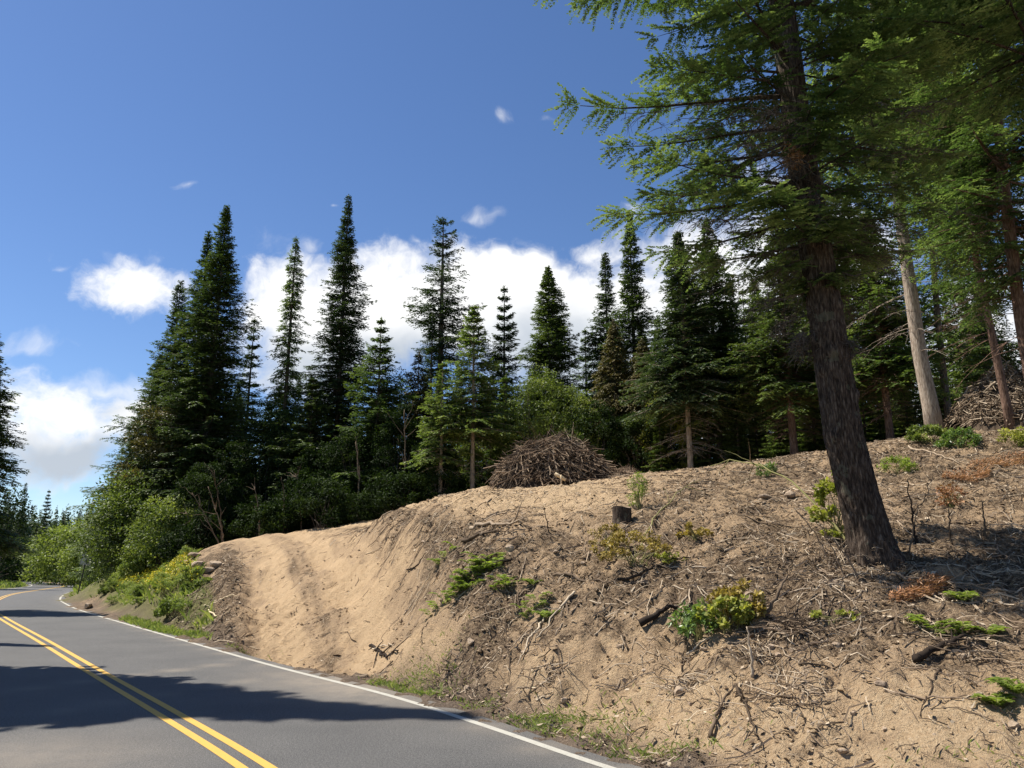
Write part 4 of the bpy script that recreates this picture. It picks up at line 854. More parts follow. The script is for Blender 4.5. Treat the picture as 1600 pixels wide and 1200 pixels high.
def bank_plants():
    small_plant(1140, 988, .42, .42, 'yellow and orange leaved maple shoot hanging over the dark lip of the bank', BRIGHT, 1000, .065, 1, clumps=34, rc=.12, wid=.9)
    small_plant(1155, 972, .45, .36, 'orange turning leaves on the top of the yellow maple shoot', GOLD, 1000, .07, 2, clumps=22, rc=.13, wid=.9)
    small_plant(1092, 1000, .42, .32, 'glossy green bush left of the yellow maple shoot on the bank', GREENL, 800, .09, 3, clumps=16, rc=.2, wid=.42)
    small_plant(992, 884, .5, .75, 'dry golden brown shrub in front of the stump', GOLD, 2300, .045, 4, clumps=60, rc=.11, wid=.7)
    small_plant(950, 860, .45, .4, 'small rusty shrub left of the golden shrub', GOLD, 900, .04, 41, clumps=26, rc=.12, wid=.7)
    small_plant(1310, 845, 1.05, .38, 'lime green leafy shoot growing up the left side of the big trunk', BRIGHT, 1200, .075, 5, clumps=30, rc=.1, wid=.9)
    small_plant(1336, 850, 1.9, .22, 'tall thin leafy shoot against the big trunk', BRIGHT, 420, .075, 6, clumps=20, rc=.12, wid=.9, low=.35)
    small_plant(998, 797, .75, .22, 'tuft of thin green willow shoots behind the stump', FERN, 900, .07, 7, name='willow_tuft', clumps=30, rc=.14, wid=.2)
    small_plant(1085, 842, .28, .3, 'small patch of yellowing leaves right of the golden shrub', GOLD, 380, .06, 8, clumps=14, rc=.2, wid=.8)
    small_plant(1040, 880, .16, .3, 'low bright weed at the edge of the dark soil', BRIGHT, 260, .05, 9, clumps=14, rc=.2, wid=.7)
    small_plant(1450, 692, .5, .7, 'green bush at the foot of the pale trunk', DECID, 1800, .09, 10, clumps=30, rc=.2)
    small_plant(1500, 700, .55, .6, 'bright green bush right of the pale trunk', GREENL, 1600, .09, 11, clumps=30, rc=.2)
    small_plant(1400, 738, .35, .5, 'low green fern bush right of the big trunk', FERN, 1400, .08, 12, clumps=30, rc=.2, wid=.25)
    small_plant(1198, 745, .3, .3, 'small dark green sapling on the crest', GREENL, 700, .07, 13, clumps=20, rc=.2, wid=.3)
    small_plant(1590, 700, .5, .4, 'lime bush below the brush heap at the right edge', BRIGHT, 900, .08, 14, clumps=20, rc=.2)
    small_plant(1300, 972, .12, .35, 'short leafy weeds on the dark lip below the big tree', BRIGHT, 200, .05, 15, clumps=12, rc=.2, wid=.8)
    small_plant(1488, 795, .45, .25, 'small shrub with dark red dead leaves right of the big trunk', RUST, 420, .06, 16, clumps=16, rc=.2, wid=.7)
    fern(735, 905, .48, 'largest bright green fern clump on the left part of the bank', 1, n=26)
    fern(760, 885, .38, 'fern clump on the upper right of the largest one', 2, n=18)
    fern(722, 925, .34, 'fern clump hanging below the largest one', 3, n=14)
    fern(690, 945, .3, 'small fern alone on the tan slope, lower left of the largest fern', 4, n=8)
    fern(785, 918, .3, 'yellow green fern right of the largest fern clump', 5, n=9)
    fern(832, 915, .22, 'tiny fern right of the yellow green fern', 6)
    fern(828, 955, .27, 'fern above the white forked sticks', 7)
    fern(853, 968, .25, 'fern just above the top of the long white stick', 8)
    fern(1475, 990, .32, 'bright fern on the lip at the right', 9, n=10)
    fern(1546, 995, .24, 'small green fern right of the bright one on the lip', 10)
    fern(1505, 940, .25, 'green fern below the rust coloured branch', 11)
    fern(1592, 1085, .26, 'bright green fern cut by the right edge on the bank', 12, n=10)
    fern(1558, 1105, .22, 'low fern on the bank left of the one at the right edge', 13)
    fern(700, 868, .3, 'fern on the upper left edge of the fern patch', 14)
bank_plants()

def twig_fan(name, pts, label, cat, mat=STICK, r=.02, seed=0, twigs=6, parent=None, group=None, foliage=None, taper=.35, v=.5):
    """a branch through points given as (px,py,height above ground)"""
    rng = np.random.default_rng(seed); P = []
    for px, py, h in pts:
        q = cast(px, py) if h == 0 else None
        P.append(q)
    return P
def branch(base, path, r, label, seed, mat=STICK, twigs=5, name='fallen_branch', cat='branch', group=None, v=.5, tw=.35):
    rng = np.random.default_rng(seed); P = np.array(path, float)
    d = np.r_[0, np.cumsum(np.linalg.norm(np.diff(P, axis=0), axis=1))]; s = np.linspace(0, d[-1], 16); Q = np.stack([np.interp(s, d, P[:, i]) for i in range(3)], 1)
    for _ in range(2): Q[1:-1] = (Q[:-2] + Q[2:] + 2 * Q[1:-1]) / 4
    Q[1:-1] += rng.normal(0, .012 * d[-1] ** .5, (14, 3)); o = Q[0].copy(); Q = Q - o
    mb = MB(); mb.tubes(Q, r * (1 - .65 * s / d[-1]), 7, a=v)
    for i in range(twigs):
        k = rng.integers(4, 15); t = norm(Q[min(k + 1, 15)] - Q[k]); dv = norm(t + rng.normal(0, .6, 3)); L = d[-1] * tw * rng.uniform(.4, 1); u = np.linspace(0, 1, 6)[:, None]
        mb.tubes(Q[k] + dv * u * L + rng.normal(0, .03 * L, (6, 3)) * u, r * .4 * (1.1 - u[:, 0]), 5, a=v)
    ob = mb.build(name, mat, None, True); ob.location = o; return tag(ob, label, cat, group)
def lay(px1, py1, px2, py2, r, label, seed, lift=.03, **kw):
    a, b = cast(px1, py1), cast(px2, py2); pth = []
    for t in np.linspace(0, 1, 7):
        q = a * (1 - t) + b * t; q[2] = gz(q[0], q[1]) + lift + r; pth.append(q)
    return branch(None, pth, r, label, seed, **kw)
def sticks():
    lay(898, 930, 838, 1005, .022, 'long pale stick on the slope, upper right of the white pair', 1, v=.85, twigs=3)
    lay(850, 972, 812, 1040, .024, 'white forked stick lying down the slope', 2, v=.95, twigs=3)
    lay(840, 975, 795, 1025, .016, 'thinner white stick left of the forked one', 3, v=.85, twigs=4)
    lay(640, 855, 668, 830, .0, 'x', 4) if False else None
    lay(636, 895, 666, 868, .025, 'dark grey stick on the tan slope left of the ferns', 5, v=.2, twigs=3)
    lay(735, 832, 815, 826, .05, 'bleached grey log above the ferns', 6, v=.6, twigs=2, name='log', cat='log')
    lay(722, 850, 775, 838, .05, 'dark rotten log above the ferns', 7, v=.1, twigs=3, name='log', cat='log')
    lay(770, 890, 800, 880, .05, 'dark short log right beside the fern patch', 8, v=.1, twigs=1, name='log', cat='log')
    lay(1430, 1040, 1510, 1005, .05, 'dark root sticking out of the bank at right', 9, v=.1, twigs=4, name='root', cat='root')
    lay(1000, 985, 1060, 960, .06, 'dark rotten log on the bank left of the glossy green bush', 10, v=.05, twigs=2, name='log', cat='log')
    lay(1110, 1160, 1150, 1080, .025, 'dark root hanging down the lower bank', 11, v=.25, twigs=7, name='root', cat='root')
    lay(1150, 1080, 1190, 1180, .02, 'crooked root below the pale stake', 12, v=.3, twigs=7, name='root', cat='root')
    lay(330, 948, 372, 936, .03, 'pale stick on the left side of the driveway, upper of two', 13, v=1., twigs=1, mat=CUT)
    lay(325, 957, 372, 955, .03, 'pale stick on the left side of the driveway, lower of two', 14, v=1., twigs=1, mat=CUT)
    lay(345, 975, 380, 945, .025, 'tan stick below the two pale ones beside the driveway', 15, v=.8, twigs=2)
    lay(578, 1014, 622, 1022, .035, 'charred stick heap beside the driveway mouth', 16, v=.05, twigs=9, tw=.6)
    lay(582, 1020, 618, 1008, .02, 'pale split stick in the charred heap beside the driveway', 17, v=.8, twigs=3)
    lay(1195, 720, 1130, 745, .02, 'pale stick on the crest right of the brush pile', 18, v=.85)
    lay(865, 905, 965, 915, .03, 'dark grey branch lying across the lip of the bank', 19, v=.3, twigs=6)
    lay(960, 915, 1080, 880, .03, 'long dark branch lying above the dark soil', 20, v=.25, twigs=6)
    lay(1420, 700, 1500, 728, .025, 'bleached branch right of the big trunk', 21, v=.95, twigs=4)
    lay(1480, 745, 1580, 735, .02, 'bleached branch across the clearing at right', 22, v=.9, twigs=4)
    lay(1395, 905, 1590, 930, .018, 'long thin grey branch beside the rust coloured bough', 23, v=.7, twigs=6)
    lay(1100, 700, 1100, 700, .01, 'x', 24) if False else None
    # arching branches
    a, b = cast(1340, 868), cast(1080, 776)
    P = [a, on_y(1300, 820, a[1] + .6), on_y(1240, 755, a[1] + 1.6), on_y(1190, 724, a[1] + 2.6), on_y(1150, 718, a[1] + 3.6), on_y(1110, 728, a[1] + 4.6)]
    branch(None, P, .022, 'long arching yellow green vine maple stem left of the big trunk', 30, mat=VINE, twigs=5, tw=.2, name='arching_stem')
    a = cast(1000, 862); P = [a, on_y(1020, 815, a[1] + .9), on_y(1040, 790, a[1] + 1.8), on_y(1062, 765, a[1] + 2.8), on_y(1095, 750, a[1] + 3.8)]
    branch(None, P, .018, 'arching olive stem right of the stump', 31, mat=VINE, twigs=3, tw=.2, name='arching_stem')
    a = cast(1190, 968); P = [a, on_y(1215, 930, a[1]), on_y(1228, 900, a[1] + .1), on_y(1236, 872, a[1] + .1)]
    branch(None, P, .03, 'curved brown stem rising from the maple shoot on the bank', 32, twigs=3, v=.4, tw=.3, name='bare_stem')
    a = cast(1176, 1062); P = [a, a + [0, 0, .2], a + [-.02, 0, .40], a + [-.03, .0, .58]]
    branch(None, P, .022, 'pale upright stake standing out of the bank', 33, twigs=0, v=1., name='stake', cat='stake')
    for i, (px, py, h, lx, lb) in enumerate([(1432, 850, 1.05, -.03, 'charred upright stem right of the big trunk'), (1540, 845, .62, .05, 'charred upright stub in the shade at right'), (1486, 850, .55, .03, 'short dark stub between the two charred stems'), (1418, 862, 1.2, .55, 'slanting bare stem at the foot of the big trunk'),
                                            (858, 832, .55, -.12, 'thin dark leaning stem in the middle of the bank top'), (1320, 900, .7, -.3, 'bare slanting shoot below the big trunk'), (1345, 905, .8, -.6, 'pale bare shoot leaning left below the big trunk'), (1300, 880, .9, -.55, 'thin bare shoot left of the big trunk foot')]):
        a = cast(px, py); P = [a - [0, 0, .1], a + [lx * .3, 0, h * .4], a + [lx * .7, 0, h * .75], a + [lx, 0, h]]
        branch(None, P, .022 if i < 3 else .014, lb, 40 + i, twigs=3, v=.08 if i in (0, 1, 2, 4) else .6, name='bare_stem', tw=.3)
    # loose branches too alike to tell apart
    rng = np.random.default_rng(77)
    for i in range(110):
        while True:
            px = rng.uniform(650, 1600); py = rng.uniform(740, 1150)
            if py > 735 + max(0, 950 - px) * .25 and py < 1000 + (px - 650) * .12: break
        p = cast(px, py); 
        if p[1] > 30: continue
        L = rng.uniform(.3, 1.1) * (1 + p[1] / 30); az = rng.uniform(0, 2 * PI); pth = []
        for t in np.linspace(-.5, .5, 6):
            q = p + np.array([math.cos(az), math.sin(az), 0]) * L * t; q[2] = gz(q[0], q[1]) + .02; pth.append(q)
        branch(None, pth, rng.uniform(.005, .016), 'loose broken branch lying on the cleared slope', 200 + i, twigs=rng.integers(1, 5), v=rng.uniform(.1, .95), group='loose branches scattered over the cleared slope', tw=.4)
sticks()

def tangle(px, py, n, Rr, Hh, seed, label, name='dead_shoots'):
    rng = np.random.default_rng(seed); p = cast(px, py); k = 9; s_ = np.linspace(0, 1, k)[None, :, None]; az = rng.uniform(0, 2 * PI, n); b = rng.normal(0, Rr * .3, (n, 1, 3)) * [1, 1, 0]
    d = np.stack([np.cos(az) * rng.uniform(.3, 1, n), np.sin(az) * rng.uniform(.3, 1, n), rng.uniform(.15, 1, n) * Hh / Rr], 1)[:, None] * Rr
    P = b + d * s_ - np.array([0, 0, .45 * Hh]) * s_ ** 2.4 + np.cumsum(rng.normal(0, .012, (n, k, 3)), 1) * s_
    g = gz_lookup(P[..., 0].ravel() + p[0], P[..., 1].ravel() + p[1]).reshape(n, k) - p[2]; P[..., 2] = np.maximum(P[..., 2] + g[:, :1], g + .008); P[:, 0, 2] -= .05
    ob = MB().tubes(P, rng.uniform(.003, .009, n)[:, None] * (1.2 - .8 * s_[0, :, 0])[None], 4, a=rng.uniform(.1, .95, n)).build(name, STICK); ob.location = p; return tag(ob, label, 'branch')
tangle(1325, 878, 90, .75, .7, 1, 'tangle of bare twigs around the left foot of the big trunk')
tangle(1400, 885, 60, .6, .25, 2, 'low tangle of dark roots and twigs right in front of the big trunk')
tangle(1180, 1030, 60, .35, .4, 3, 'wispy dry twigs around the pale upright stake')
tangle(1230, 985, 110, .8, .16, 4, 'mat of fine dark roots along the lip right of the maple shoot')
tangle(1520, 1010, 80, .6, .18, 5, 'mat of fine roots hanging from the lip at right')
tangle(1070, 1075, 60, .45, .14, 6, 'knot of fine roots on the lower bank')
tangle(1245, 1085, 80, .6, .14, 7, 'low spread of roots in the dark patch on the lower bank')
tangle(700, 1060, 60, .45, .2, 8, 'small heap of twigs near the foot of the bank')
tangle(850, 1070, 60, .5, .18, 9, 'heap of dark twigs low on the bank in the middle')
def rust_bough():
    rng = np.random.default_rng(6)
    for (a, b, lb, W) in [((1395, 945), (1480, 912), 'rust orange dead fir bough lying below the big trunk', .16), ((1520, 735), (1600, 715), 'orange brown dead fir bough at the right edge of the clearing', .45), ((1480, 750), (1540, 742), 'orange dead fir bough left of the one at the right edge', .4)]:
        p, q = cast(*a), cast(*b); mb = MB(); n = 1500; t = rng.uniform(0, 1, n); c = p[None] * (1 - t[:, None]) + q[None] * t[:, None]
        L = np.linalg.norm(q - p); s = rng.choice([-1., 1.], n); pr = np.array([-(q - p)[1], (q - p)[0], 0]) / L; w = W * np.sin(PI * (t * .85 + .1)) * rng.uniform(0, 1, n)
        c = c + pr * (s * w)[:, None]; c[:, 2] = gz_lookup(c[:, 0], c[:, 1]) + rng.uniform(.01, .14, n)
        d = norm((q - p) / L * .8 + pr * s[:, None] * .7 + rng.normal(0, .35, (n, 3))); o = empty('dead_bough', p, lb, 'branch')
        cards(mb, c - p, d, rng.uniform(.05, .11, n), np.full(n, .008), rng.uniform(.1, .9, n), rng); mb.build('needles', RUST, o)
        m2 = MB(); u = np.linspace(0, 1, 8)[:, None]; k = p[None] * (1 - u) + q[None] * u; k[:, 2] = gz_lookup(k[:, 0], k[:, 1]) + .06; m2.tubes(k - p, .014 * (1.2 - u[:, 0]), 5); m2.build('stem', STICK, o)
rust_bough()

# ------------------------------------------------------------------ stump
def stump():
    p = cast(972, 812); rng = np.random.default_rng(1); o = empty('tree_stump', p, 'sawn grey tree stump behind the golden shrub', 'stump')
    na = 40; th = np.arange(na) * 2 * PI / na; z = np.linspace(-.15, .23, 12); V = []
    for zz in z: 
        r = .175 + .045 * math.exp(-(zz + .1) / .09) * (1 + .4 * np.sin(th * 4)) * .5 + .016 * np.abs(np.sin(th * 11 + zz * 3)) + rng.normal(0, .004, na); V.append(np.stack([r * np.cos(th), r * np.sin(th), zz + .02 * np.sin(th * 2) * (zz > .2)], 1))
    V = np.concatenate(V); i, j = np.meshgrid(np.arange(11), np.arange(na), indexing='ij'); j2 = (j + 1) % na
    F = np.stack([i * na + j, i * na + j2, (i + 1) * na + j2, (i + 1) * na + j], -1).reshape(-1, 4); MB().add(V, F).build('bark', BARK, o, True)
    T = V[-na:] * [.96, .96, 1]; T[:, 2] -= .004; c = np.array([[0, 0, .232]]); MB().add(np.vstack([T, c]), T=np.array([[k, (k + 1) % na, na] for k in range(na)])).build('cut_face', STICK, o)
stump()

# ------------------------------------------------------------------ brush piles
def pile(cx, cy, rx, ry, h, n, seed, label, name='brush_pile', mat=PILE, lmin=.5, lmax=2.2, rr=(.008, .03), vv=(.0, 1.), chips=0):
    rng = np.random.default_rng(seed); g0 = gz(cx, cy); o = empty(name, (cx, cy, g0), label, 'brush pile')
    def surf(x, y): return h * np.clip(1 - (np.abs(x / rx) ** 2.1 + np.abs(y / ry) ** 2.1), 0, 1) ** .62 * (1 + .38 * fbm(x * .9 + 5, y * .9, 3, seed)) * (1 - .10 * x / rx)
    az = rng.uniform(0, 2 * PI, n); rad = rng.uniform(0, 1, n) ** .5 * .98; x = rx * rad * np.cos(az); y = ry * rad * np.sin(az)
    zt = surf(x, y); z = zt * rng.uniform(.6, 1.06, n); x0 = x; 
    L = rng.uniform(lmin, lmax, n) * rng.uniform(.4, 1, n); 
    # sticks lie roughly along the surface, random heading
    hd = rng.uniform(0, 2 * PI, n); e = .05; gxn = (surf(x + e, y) - surf(x - e, y)) / (2 * e); gyn = (surf(x, y + e) - surf(x, y - e)) / (2 * e)
    dx, dy = np.cos(hd), np.sin(hd); dz = np.clip((gxn * dx + gyn * dy), -1.3, 1.3) * .75 + rng.normal(0, .45, n); d = norm(np.stack([dx, dy, dz], 1))
    s = np.linspace(-.5, .5, 5)[None, :, None]; P = np.stack([x, y, z], 1)[:, None] + d[:, None] * s * L[:, None, None] + rng.normal(0, .035, (n, 5, 3)) * L[:, None, None] * .6
    gl = gz_lookup(P[..., 0].ravel() + cx, P[..., 1].ravel() + cy).reshape(n, 5) - g0; P[..., 2] += gl[:, 2:3] * 1.; P[..., 2] = np.maximum(P[..., 2], gl + .01)
    rad_ = rng.uniform(*rr, n)[:, None] * (1.1 - .8 * np.linspace(0, 1, 5)[None]); a = rng.uniform(vv[0], vv[1], n) ** 1.3
    MB().tubes(P, rad_, 4, a=a).build('branches', mat, o)
    # packed earth and rotten wood heart
    nx = 40; X, Y = np.meshgrid(np.linspace(-rx * .93, rx * .93, nx), np.linspace(-ry * .93, ry * .93, nx)); Z = surf(X, Y) * .72 + .06 * fbm(X * 3, Y * 3, 3, 3) - .1
    Z = Z + gz_lookup(X.ravel() + cx, Y.ravel() + cy).reshape(X.shape) - g0; V = np.stack([X, Y, Z], -1).reshape(-1, 3)
    j, i = np.meshgrid(np.arange(nx - 1), np.arange(nx - 1), indexing='ij'); b = (j * nx + i).ravel(); MB().add(V, np.stack([b, b + 1, b + nx + 1, b + nx], 1), a=.05).build('packed_debris', mat, o)
    return o
pc = on_y(862, 760, 27.5)
def piles():
    cx, cy = pc[0], 27.5
    pile(cx, cy, 2.05, 1.7, 1.45, 2600, 5, 'big grey brown brush pile of branches on the crest left of centre', rr=(.006, .022), lmin=.3, lmax=1.9)
    pile(cx + 2.2, cy - .1, .9, .7, .35, 260, 6, 'low scatter of pale branches at the right foot of the big brush pile', lmin=.3, lmax=1.1, rr=(.006, .018), vv=(.4, 1))
    q = on_y(1600, 640, 25.5); pile(q[0] + .5, 25.5, 3.0, 2.2, 1.75, 4200, 7, 'tan brush heap of broken slash at the right edge', mat=STICK, lmin=.15, lmax=.9, rr=(.008, .028), vv=(.35, 1.))
    a = np.array([on_y(867, 740, cy - 2.05), on_y(884, 750, cy - 2.05)])
    ob = MB().tubes(np.linspace(a[0], a[1], 4) - a[0], np.full(4, .055), 10, a=.9).build('cut_log', CUT, None, True); ob.location = a[0]; tag(ob, 'pale freshly split log lying on the face of the big brush pile', 'log')
    a = np.array([on_y(876, 768, cy - 2.1), on_y(877, 742, cy - 2.1)])
    ob = MB().tubes(np.linspace(a[0], a[1], 4) - a[0], np.full(4, .03), 8, a=.6).build('upright_log', CUT, None, True); ob.location = a[0]; tag(ob, 'thin pale upright log against the big brush pile', 'log')
    for i, (x1, y1, x2, y2, lb) in enumerate([(893, 690, 896, 660, 'tall pale stick standing out of the top of the brush pile'), (877, 690, 861, 666, 'dark thin stick leaning left out of the brush pile top'), (800, 712, 765, 735, 'long thin stick slanting down the left side of the brush pile')]):
        P = [on_y(x1, y1, cy - .3), on_y((x1 + x2) / 2, (y1 + y2) / 2, cy - .3), on_y(x2, y2, cy - .3)]
        branch(None, P, .016, lb, 500 + i, v=.8 if i == 0 else .3, twigs=1)
piles()

# ------------------------------------------------------------------ rocks
def rock(p, s, label, seed, group=None):
    rng = np.random.default_rng(seed); import bmesh
    bm = bmesh.new(); bmesh.ops.create_icosphere(bm, subdivisions=3, radius=1)
    V = np.array([v.co[:] for v in bm.verts]); F = np.array([[v.index for v in f.verts] for f in bm.faces]); bm.free()
    for _ in range(9):
        n = norm(rng.normal(0, 1, 3)); d = rng.uniform(.45, .8); k = V @ n - d; V = V - np.where(k > 0, k, 0)[:, None] * n * .9
    V = V * (1 + .06 * rng.normal(0, 1, (len(V), 1)) * .4) * np.array(s)
    a = rng.uniform(0, 6); c_, s_ = math.cos(a), math.sin(a); V = V @ np.array([[c_, s_, 0], [-s_, c_, 0], [0, 0, 1]])
    o = MB().add(V, T=F).build('rock', ROCK); o.location = [float(q) for q in (p[0], p[1], p[2] + s[2] * .25)]; return tag(o, label, 'rock', group)
def rocks():
    for i, (px, py, s, lb) in enumerate([(293, 880, (.42, .3, .16), 'grey flat rock at the top of the flowering bank, leftmost'), (312, 886, (.45, .3, .22), 'brownish rock in the middle of the rock row by the driveway'), (335, 884, (.38, .3, .18), 'pale tan rock at the right end of the rock row by the driveway'), (305, 869, (.3, .25, .14), 'pale small rock behind the rock row'),
                                         (325, 893, (.35, .25, .15), 'tan rock half buried below the rock row'), (137, 950, (.32, .22, .18), 'dark rock on the verge near the speed limit sign'), (1195, 779, (.16, .12, .09), 'pale stone in the litter, left of two'), (1232, 776, (.2, .15, .1), 'pale stone in the litter, right of two'), (796, 862, (.1, .08, .09), 'pale upright stone above the ferns'),
                                         (1212, 985, (.09, .07, .05), 'grey stone on the lip of the bank'), (1402, 925, (.09, .07, .05), 'grey stone beside the rust coloured bough'), (1480, 935, (.1, .08, .05), 'small whitish stone below the big trunk'), (1060, 1085, (.11, .08, .07), 'brown stone on the lower bank'), (735, 1010, (.1, .08, .07), 'tan stone on the tan slope'), (1005, 912, (.1, .07, .05), 'brown stone on the dark soil')]):
        rock(cast(px, py), s, lb, i)
    rng = np.random.default_rng(9)
    for i in range(45):
        px = rng.uniform(600, 1600); py = rng.uniform(800, 1180); p = cast(px, py)
        if near_dist(edg, np.array([p[0]]), np.array([p[1]]))[1][0] < .5: continue
        r = rng.uniform(.018, .06); rock(p, (r * 1.3, r, r * .8), 'small loose stone on the dug slope', 100 + i, 'small stones scattered on the dug slope')
rocks()

# ------------------------------------------------------------------ litter, clods, grass (uncountable)
def scatter(n, rng, region, weight):
    X = []; 
    x0, x1, y0, y1 = region
    x = rng.uniform(x0, x1, n * 6); y = y0 + (y1 - y0) * rng.uniform(0, 1, n * 6) ** 1.5
    w = weight(x, y); k = rng.uniform(0, 1, len(x)) < w; x, y = x[k][:n], y[k][:n]; return x, y
SV2 = soilv.reshape(GX.shape); DV2 = drv_w.reshape(GX.shape)
def lit_w(x, y):
    s = gz_lookup(x, y, SV2); d = gz_lookup(x, y, DV2); de, se = near_dist(edg, x, y); c = vnoise(x * 1.3, y * 1.3, 4) * .7 + .3
    return np.where((se > .45), np.clip(.12 + s * .85, 0, 1) * c * (1 - .85 * d), 0)
def litter():
    rng = np.random.default_rng(21)
    for (n, L0, L1, r0, nm, lb, mat, vlo, vhi) in [(32000, .04, .22, .0035, 'wood_litter', 'fine litter of broken twigs, bark and chips over the cleared slope', STICK, .1, 1.),
                                      (2600, .2, .6, .0055, 'twig_litter', 'longer dry twigs strewn over the cleared slope', STICK, .15, .95)]:
        x, y = scatter(n, rng, (-12, 26, 6, 34), lit_w); m = len(x); z = gz_lookup(x, y)
        az = rng.uniform(0, 6.28, m); L = rng.uniform(L0, L1, m) * (1 + y / 40); d = np.stack([np.cos(az), np.sin(az), 0 * az], 1)
        s = np.linspace(-.5, .5, 4)[None, :, None]; P = np.stack([x, y, z], 1)[:, None] + d[:, None] * s * L[:, None, None] + rng.normal(0, .045, (m, 4, 3)) * L[:, None, None]
        P[..., 2] = gz_lookup(P[..., 0].ravel(), P[..., 1].ravel()).reshape(m, 4) + r0 + rng.uniform(0, .035, m)[:, None] + np.abs(rng.normal(0, .01, (m, 4)))
        R = (r0 * rng.uniform(.5, 2.0, m))[:, None] * (1 + y / 45)[:, None] * (1.1 - .5 * np.linspace(0, 1, 4)[None])
        tag(MB().tubes(P, R, 3, a=vlo + (vhi - vlo) * rng.uniform(0, 1, m) ** 1.5).build(nm, mat), lb, 'litter', kind='stuff')
    # bark flakes and dead leaves
    n = 34000; x, y = scatter(n, rng, (-12, 26, 6, 32), lit_w); m = len(x); p = np.stack([x, y, gz_lookup(x, y) + rng.uniform(.004, .03, m)], 1)
    az = rng.uniform(0, 6.28, m); d = norm(np.stack([np.cos(az), np.sin(az), rng.normal(0, .3, m)], 1)); mb = MB(); l = rng.uniform(.02, .07, m) * (1 + y / 30); cards(mb, p, d, l, l * rng.uniform(.15, .4, m), rng.uniform(0, 1, m), rng, .5)
    tag(mb.build('bark_flakes', STICK), 'bark flakes and dead leaves strewn over the topsoil', 'litter', kind='stuff')
    # clods
    n = 16000; x, y = scatter(n, rng, (-9, 14, 6, 26), lambda x, y: np.where(near_dist(edg, x, y)[1] > .35, (vnoise(x * 1.1 + 4, y * 1.1, 8) ** 2) * (1 - .55 * gz_lookup(x, y, DV2)), 0)); m = len(x)
    O = np.array([[1, 0, 0], [0, 1, 0], [-1, 0, 0], [0, -1, 0], [0, 0, 1], [0, 0, -1.]]); T = np.array([[0, 1, 4], [1, 2, 4], [2, 3, 4], [3, 0, 4], [1, 0, 5], [2, 1, 5], [3, 2, 5], [0, 3, 5]])
    r = rng.uniform(.008, .03, m) * (1 + 1.2 * (rng.uniform(0, 1, m) > .93)) * rng.uniform(.5, 1.3, m); V = O[None] * r[:, None, None] * rng.uniform(.5, 1.4, (m, 6, 1)) + rng.normal(0, .2, (m, 6, 3)) * r[:, None, None]; V[..., 2] *= .8; V += np.stack([x, y, gz_lookup(x, y) + r * .2], 1)[:, None]
    F = (T[None] + 6 * np.arange(m)[:, None, None]).reshape(-1, 3); o = MB().add(V.reshape(-1, 3), T=F).build('soil_clods', MSOIL)
    me = o.data; sv = np.repeat(gz_lookup(x, y, SV2), 6).astype(np.float32); at = me.attributes.new('soil', 'FLOAT', 'POINT'); at.data.foreach_set('value', sv)
    tag(o, 'crumbs and clods of loose earth on the dug slope', 'soil', kind='stuff')
litter()

def blades(n, rng, x, y, h, mat, nm, lb, w=.006, lean=.35):
    m = len(x); z = gz_lookup(x, y); az = rng.uniform(0, 6.28, m); hh = h * rng.uniform(.5, 1.2, m); d = np.stack([np.cos(az) * lean, np.sin(az) * lean, np.ones(m)], 1); d = norm(d + rng.normal(0, .3, (m, 3)))
    s = norm(np.cross(d, rng.normal(0, 1, (m, 3)))) * (w * rng.uniform(.6, 1.4, m))[:, None]; b = np.stack([x, y, z - .01], 1); mid = b + d * (hh * .55)[:, None]; tip = b + d * hh[:, None] + np.stack([np.cos(az), np.sin(az), -.6 * np.ones(m)], 1) * (hh * .22)[:, None]
    P = np.stack([b - s, b + s, tip, mid - s * .9], 1); return tag(MB().quads(P, rng.uniform(0, 1, m)).build(nm, mat), lb, 'grass', kind='stuff')
def polysample(pix, n, rng):
    P = np.array([cast(a, b)[:2] for a, b in pix]); lo, hi = P.min(0), P.max(0); x = rng.uniform(lo[0], hi[0], n * 5); y = rng.uniform(lo[1], hi[1], n * 5); k = inpoly(x, y, P); return x[k][:n], y[k][:n]
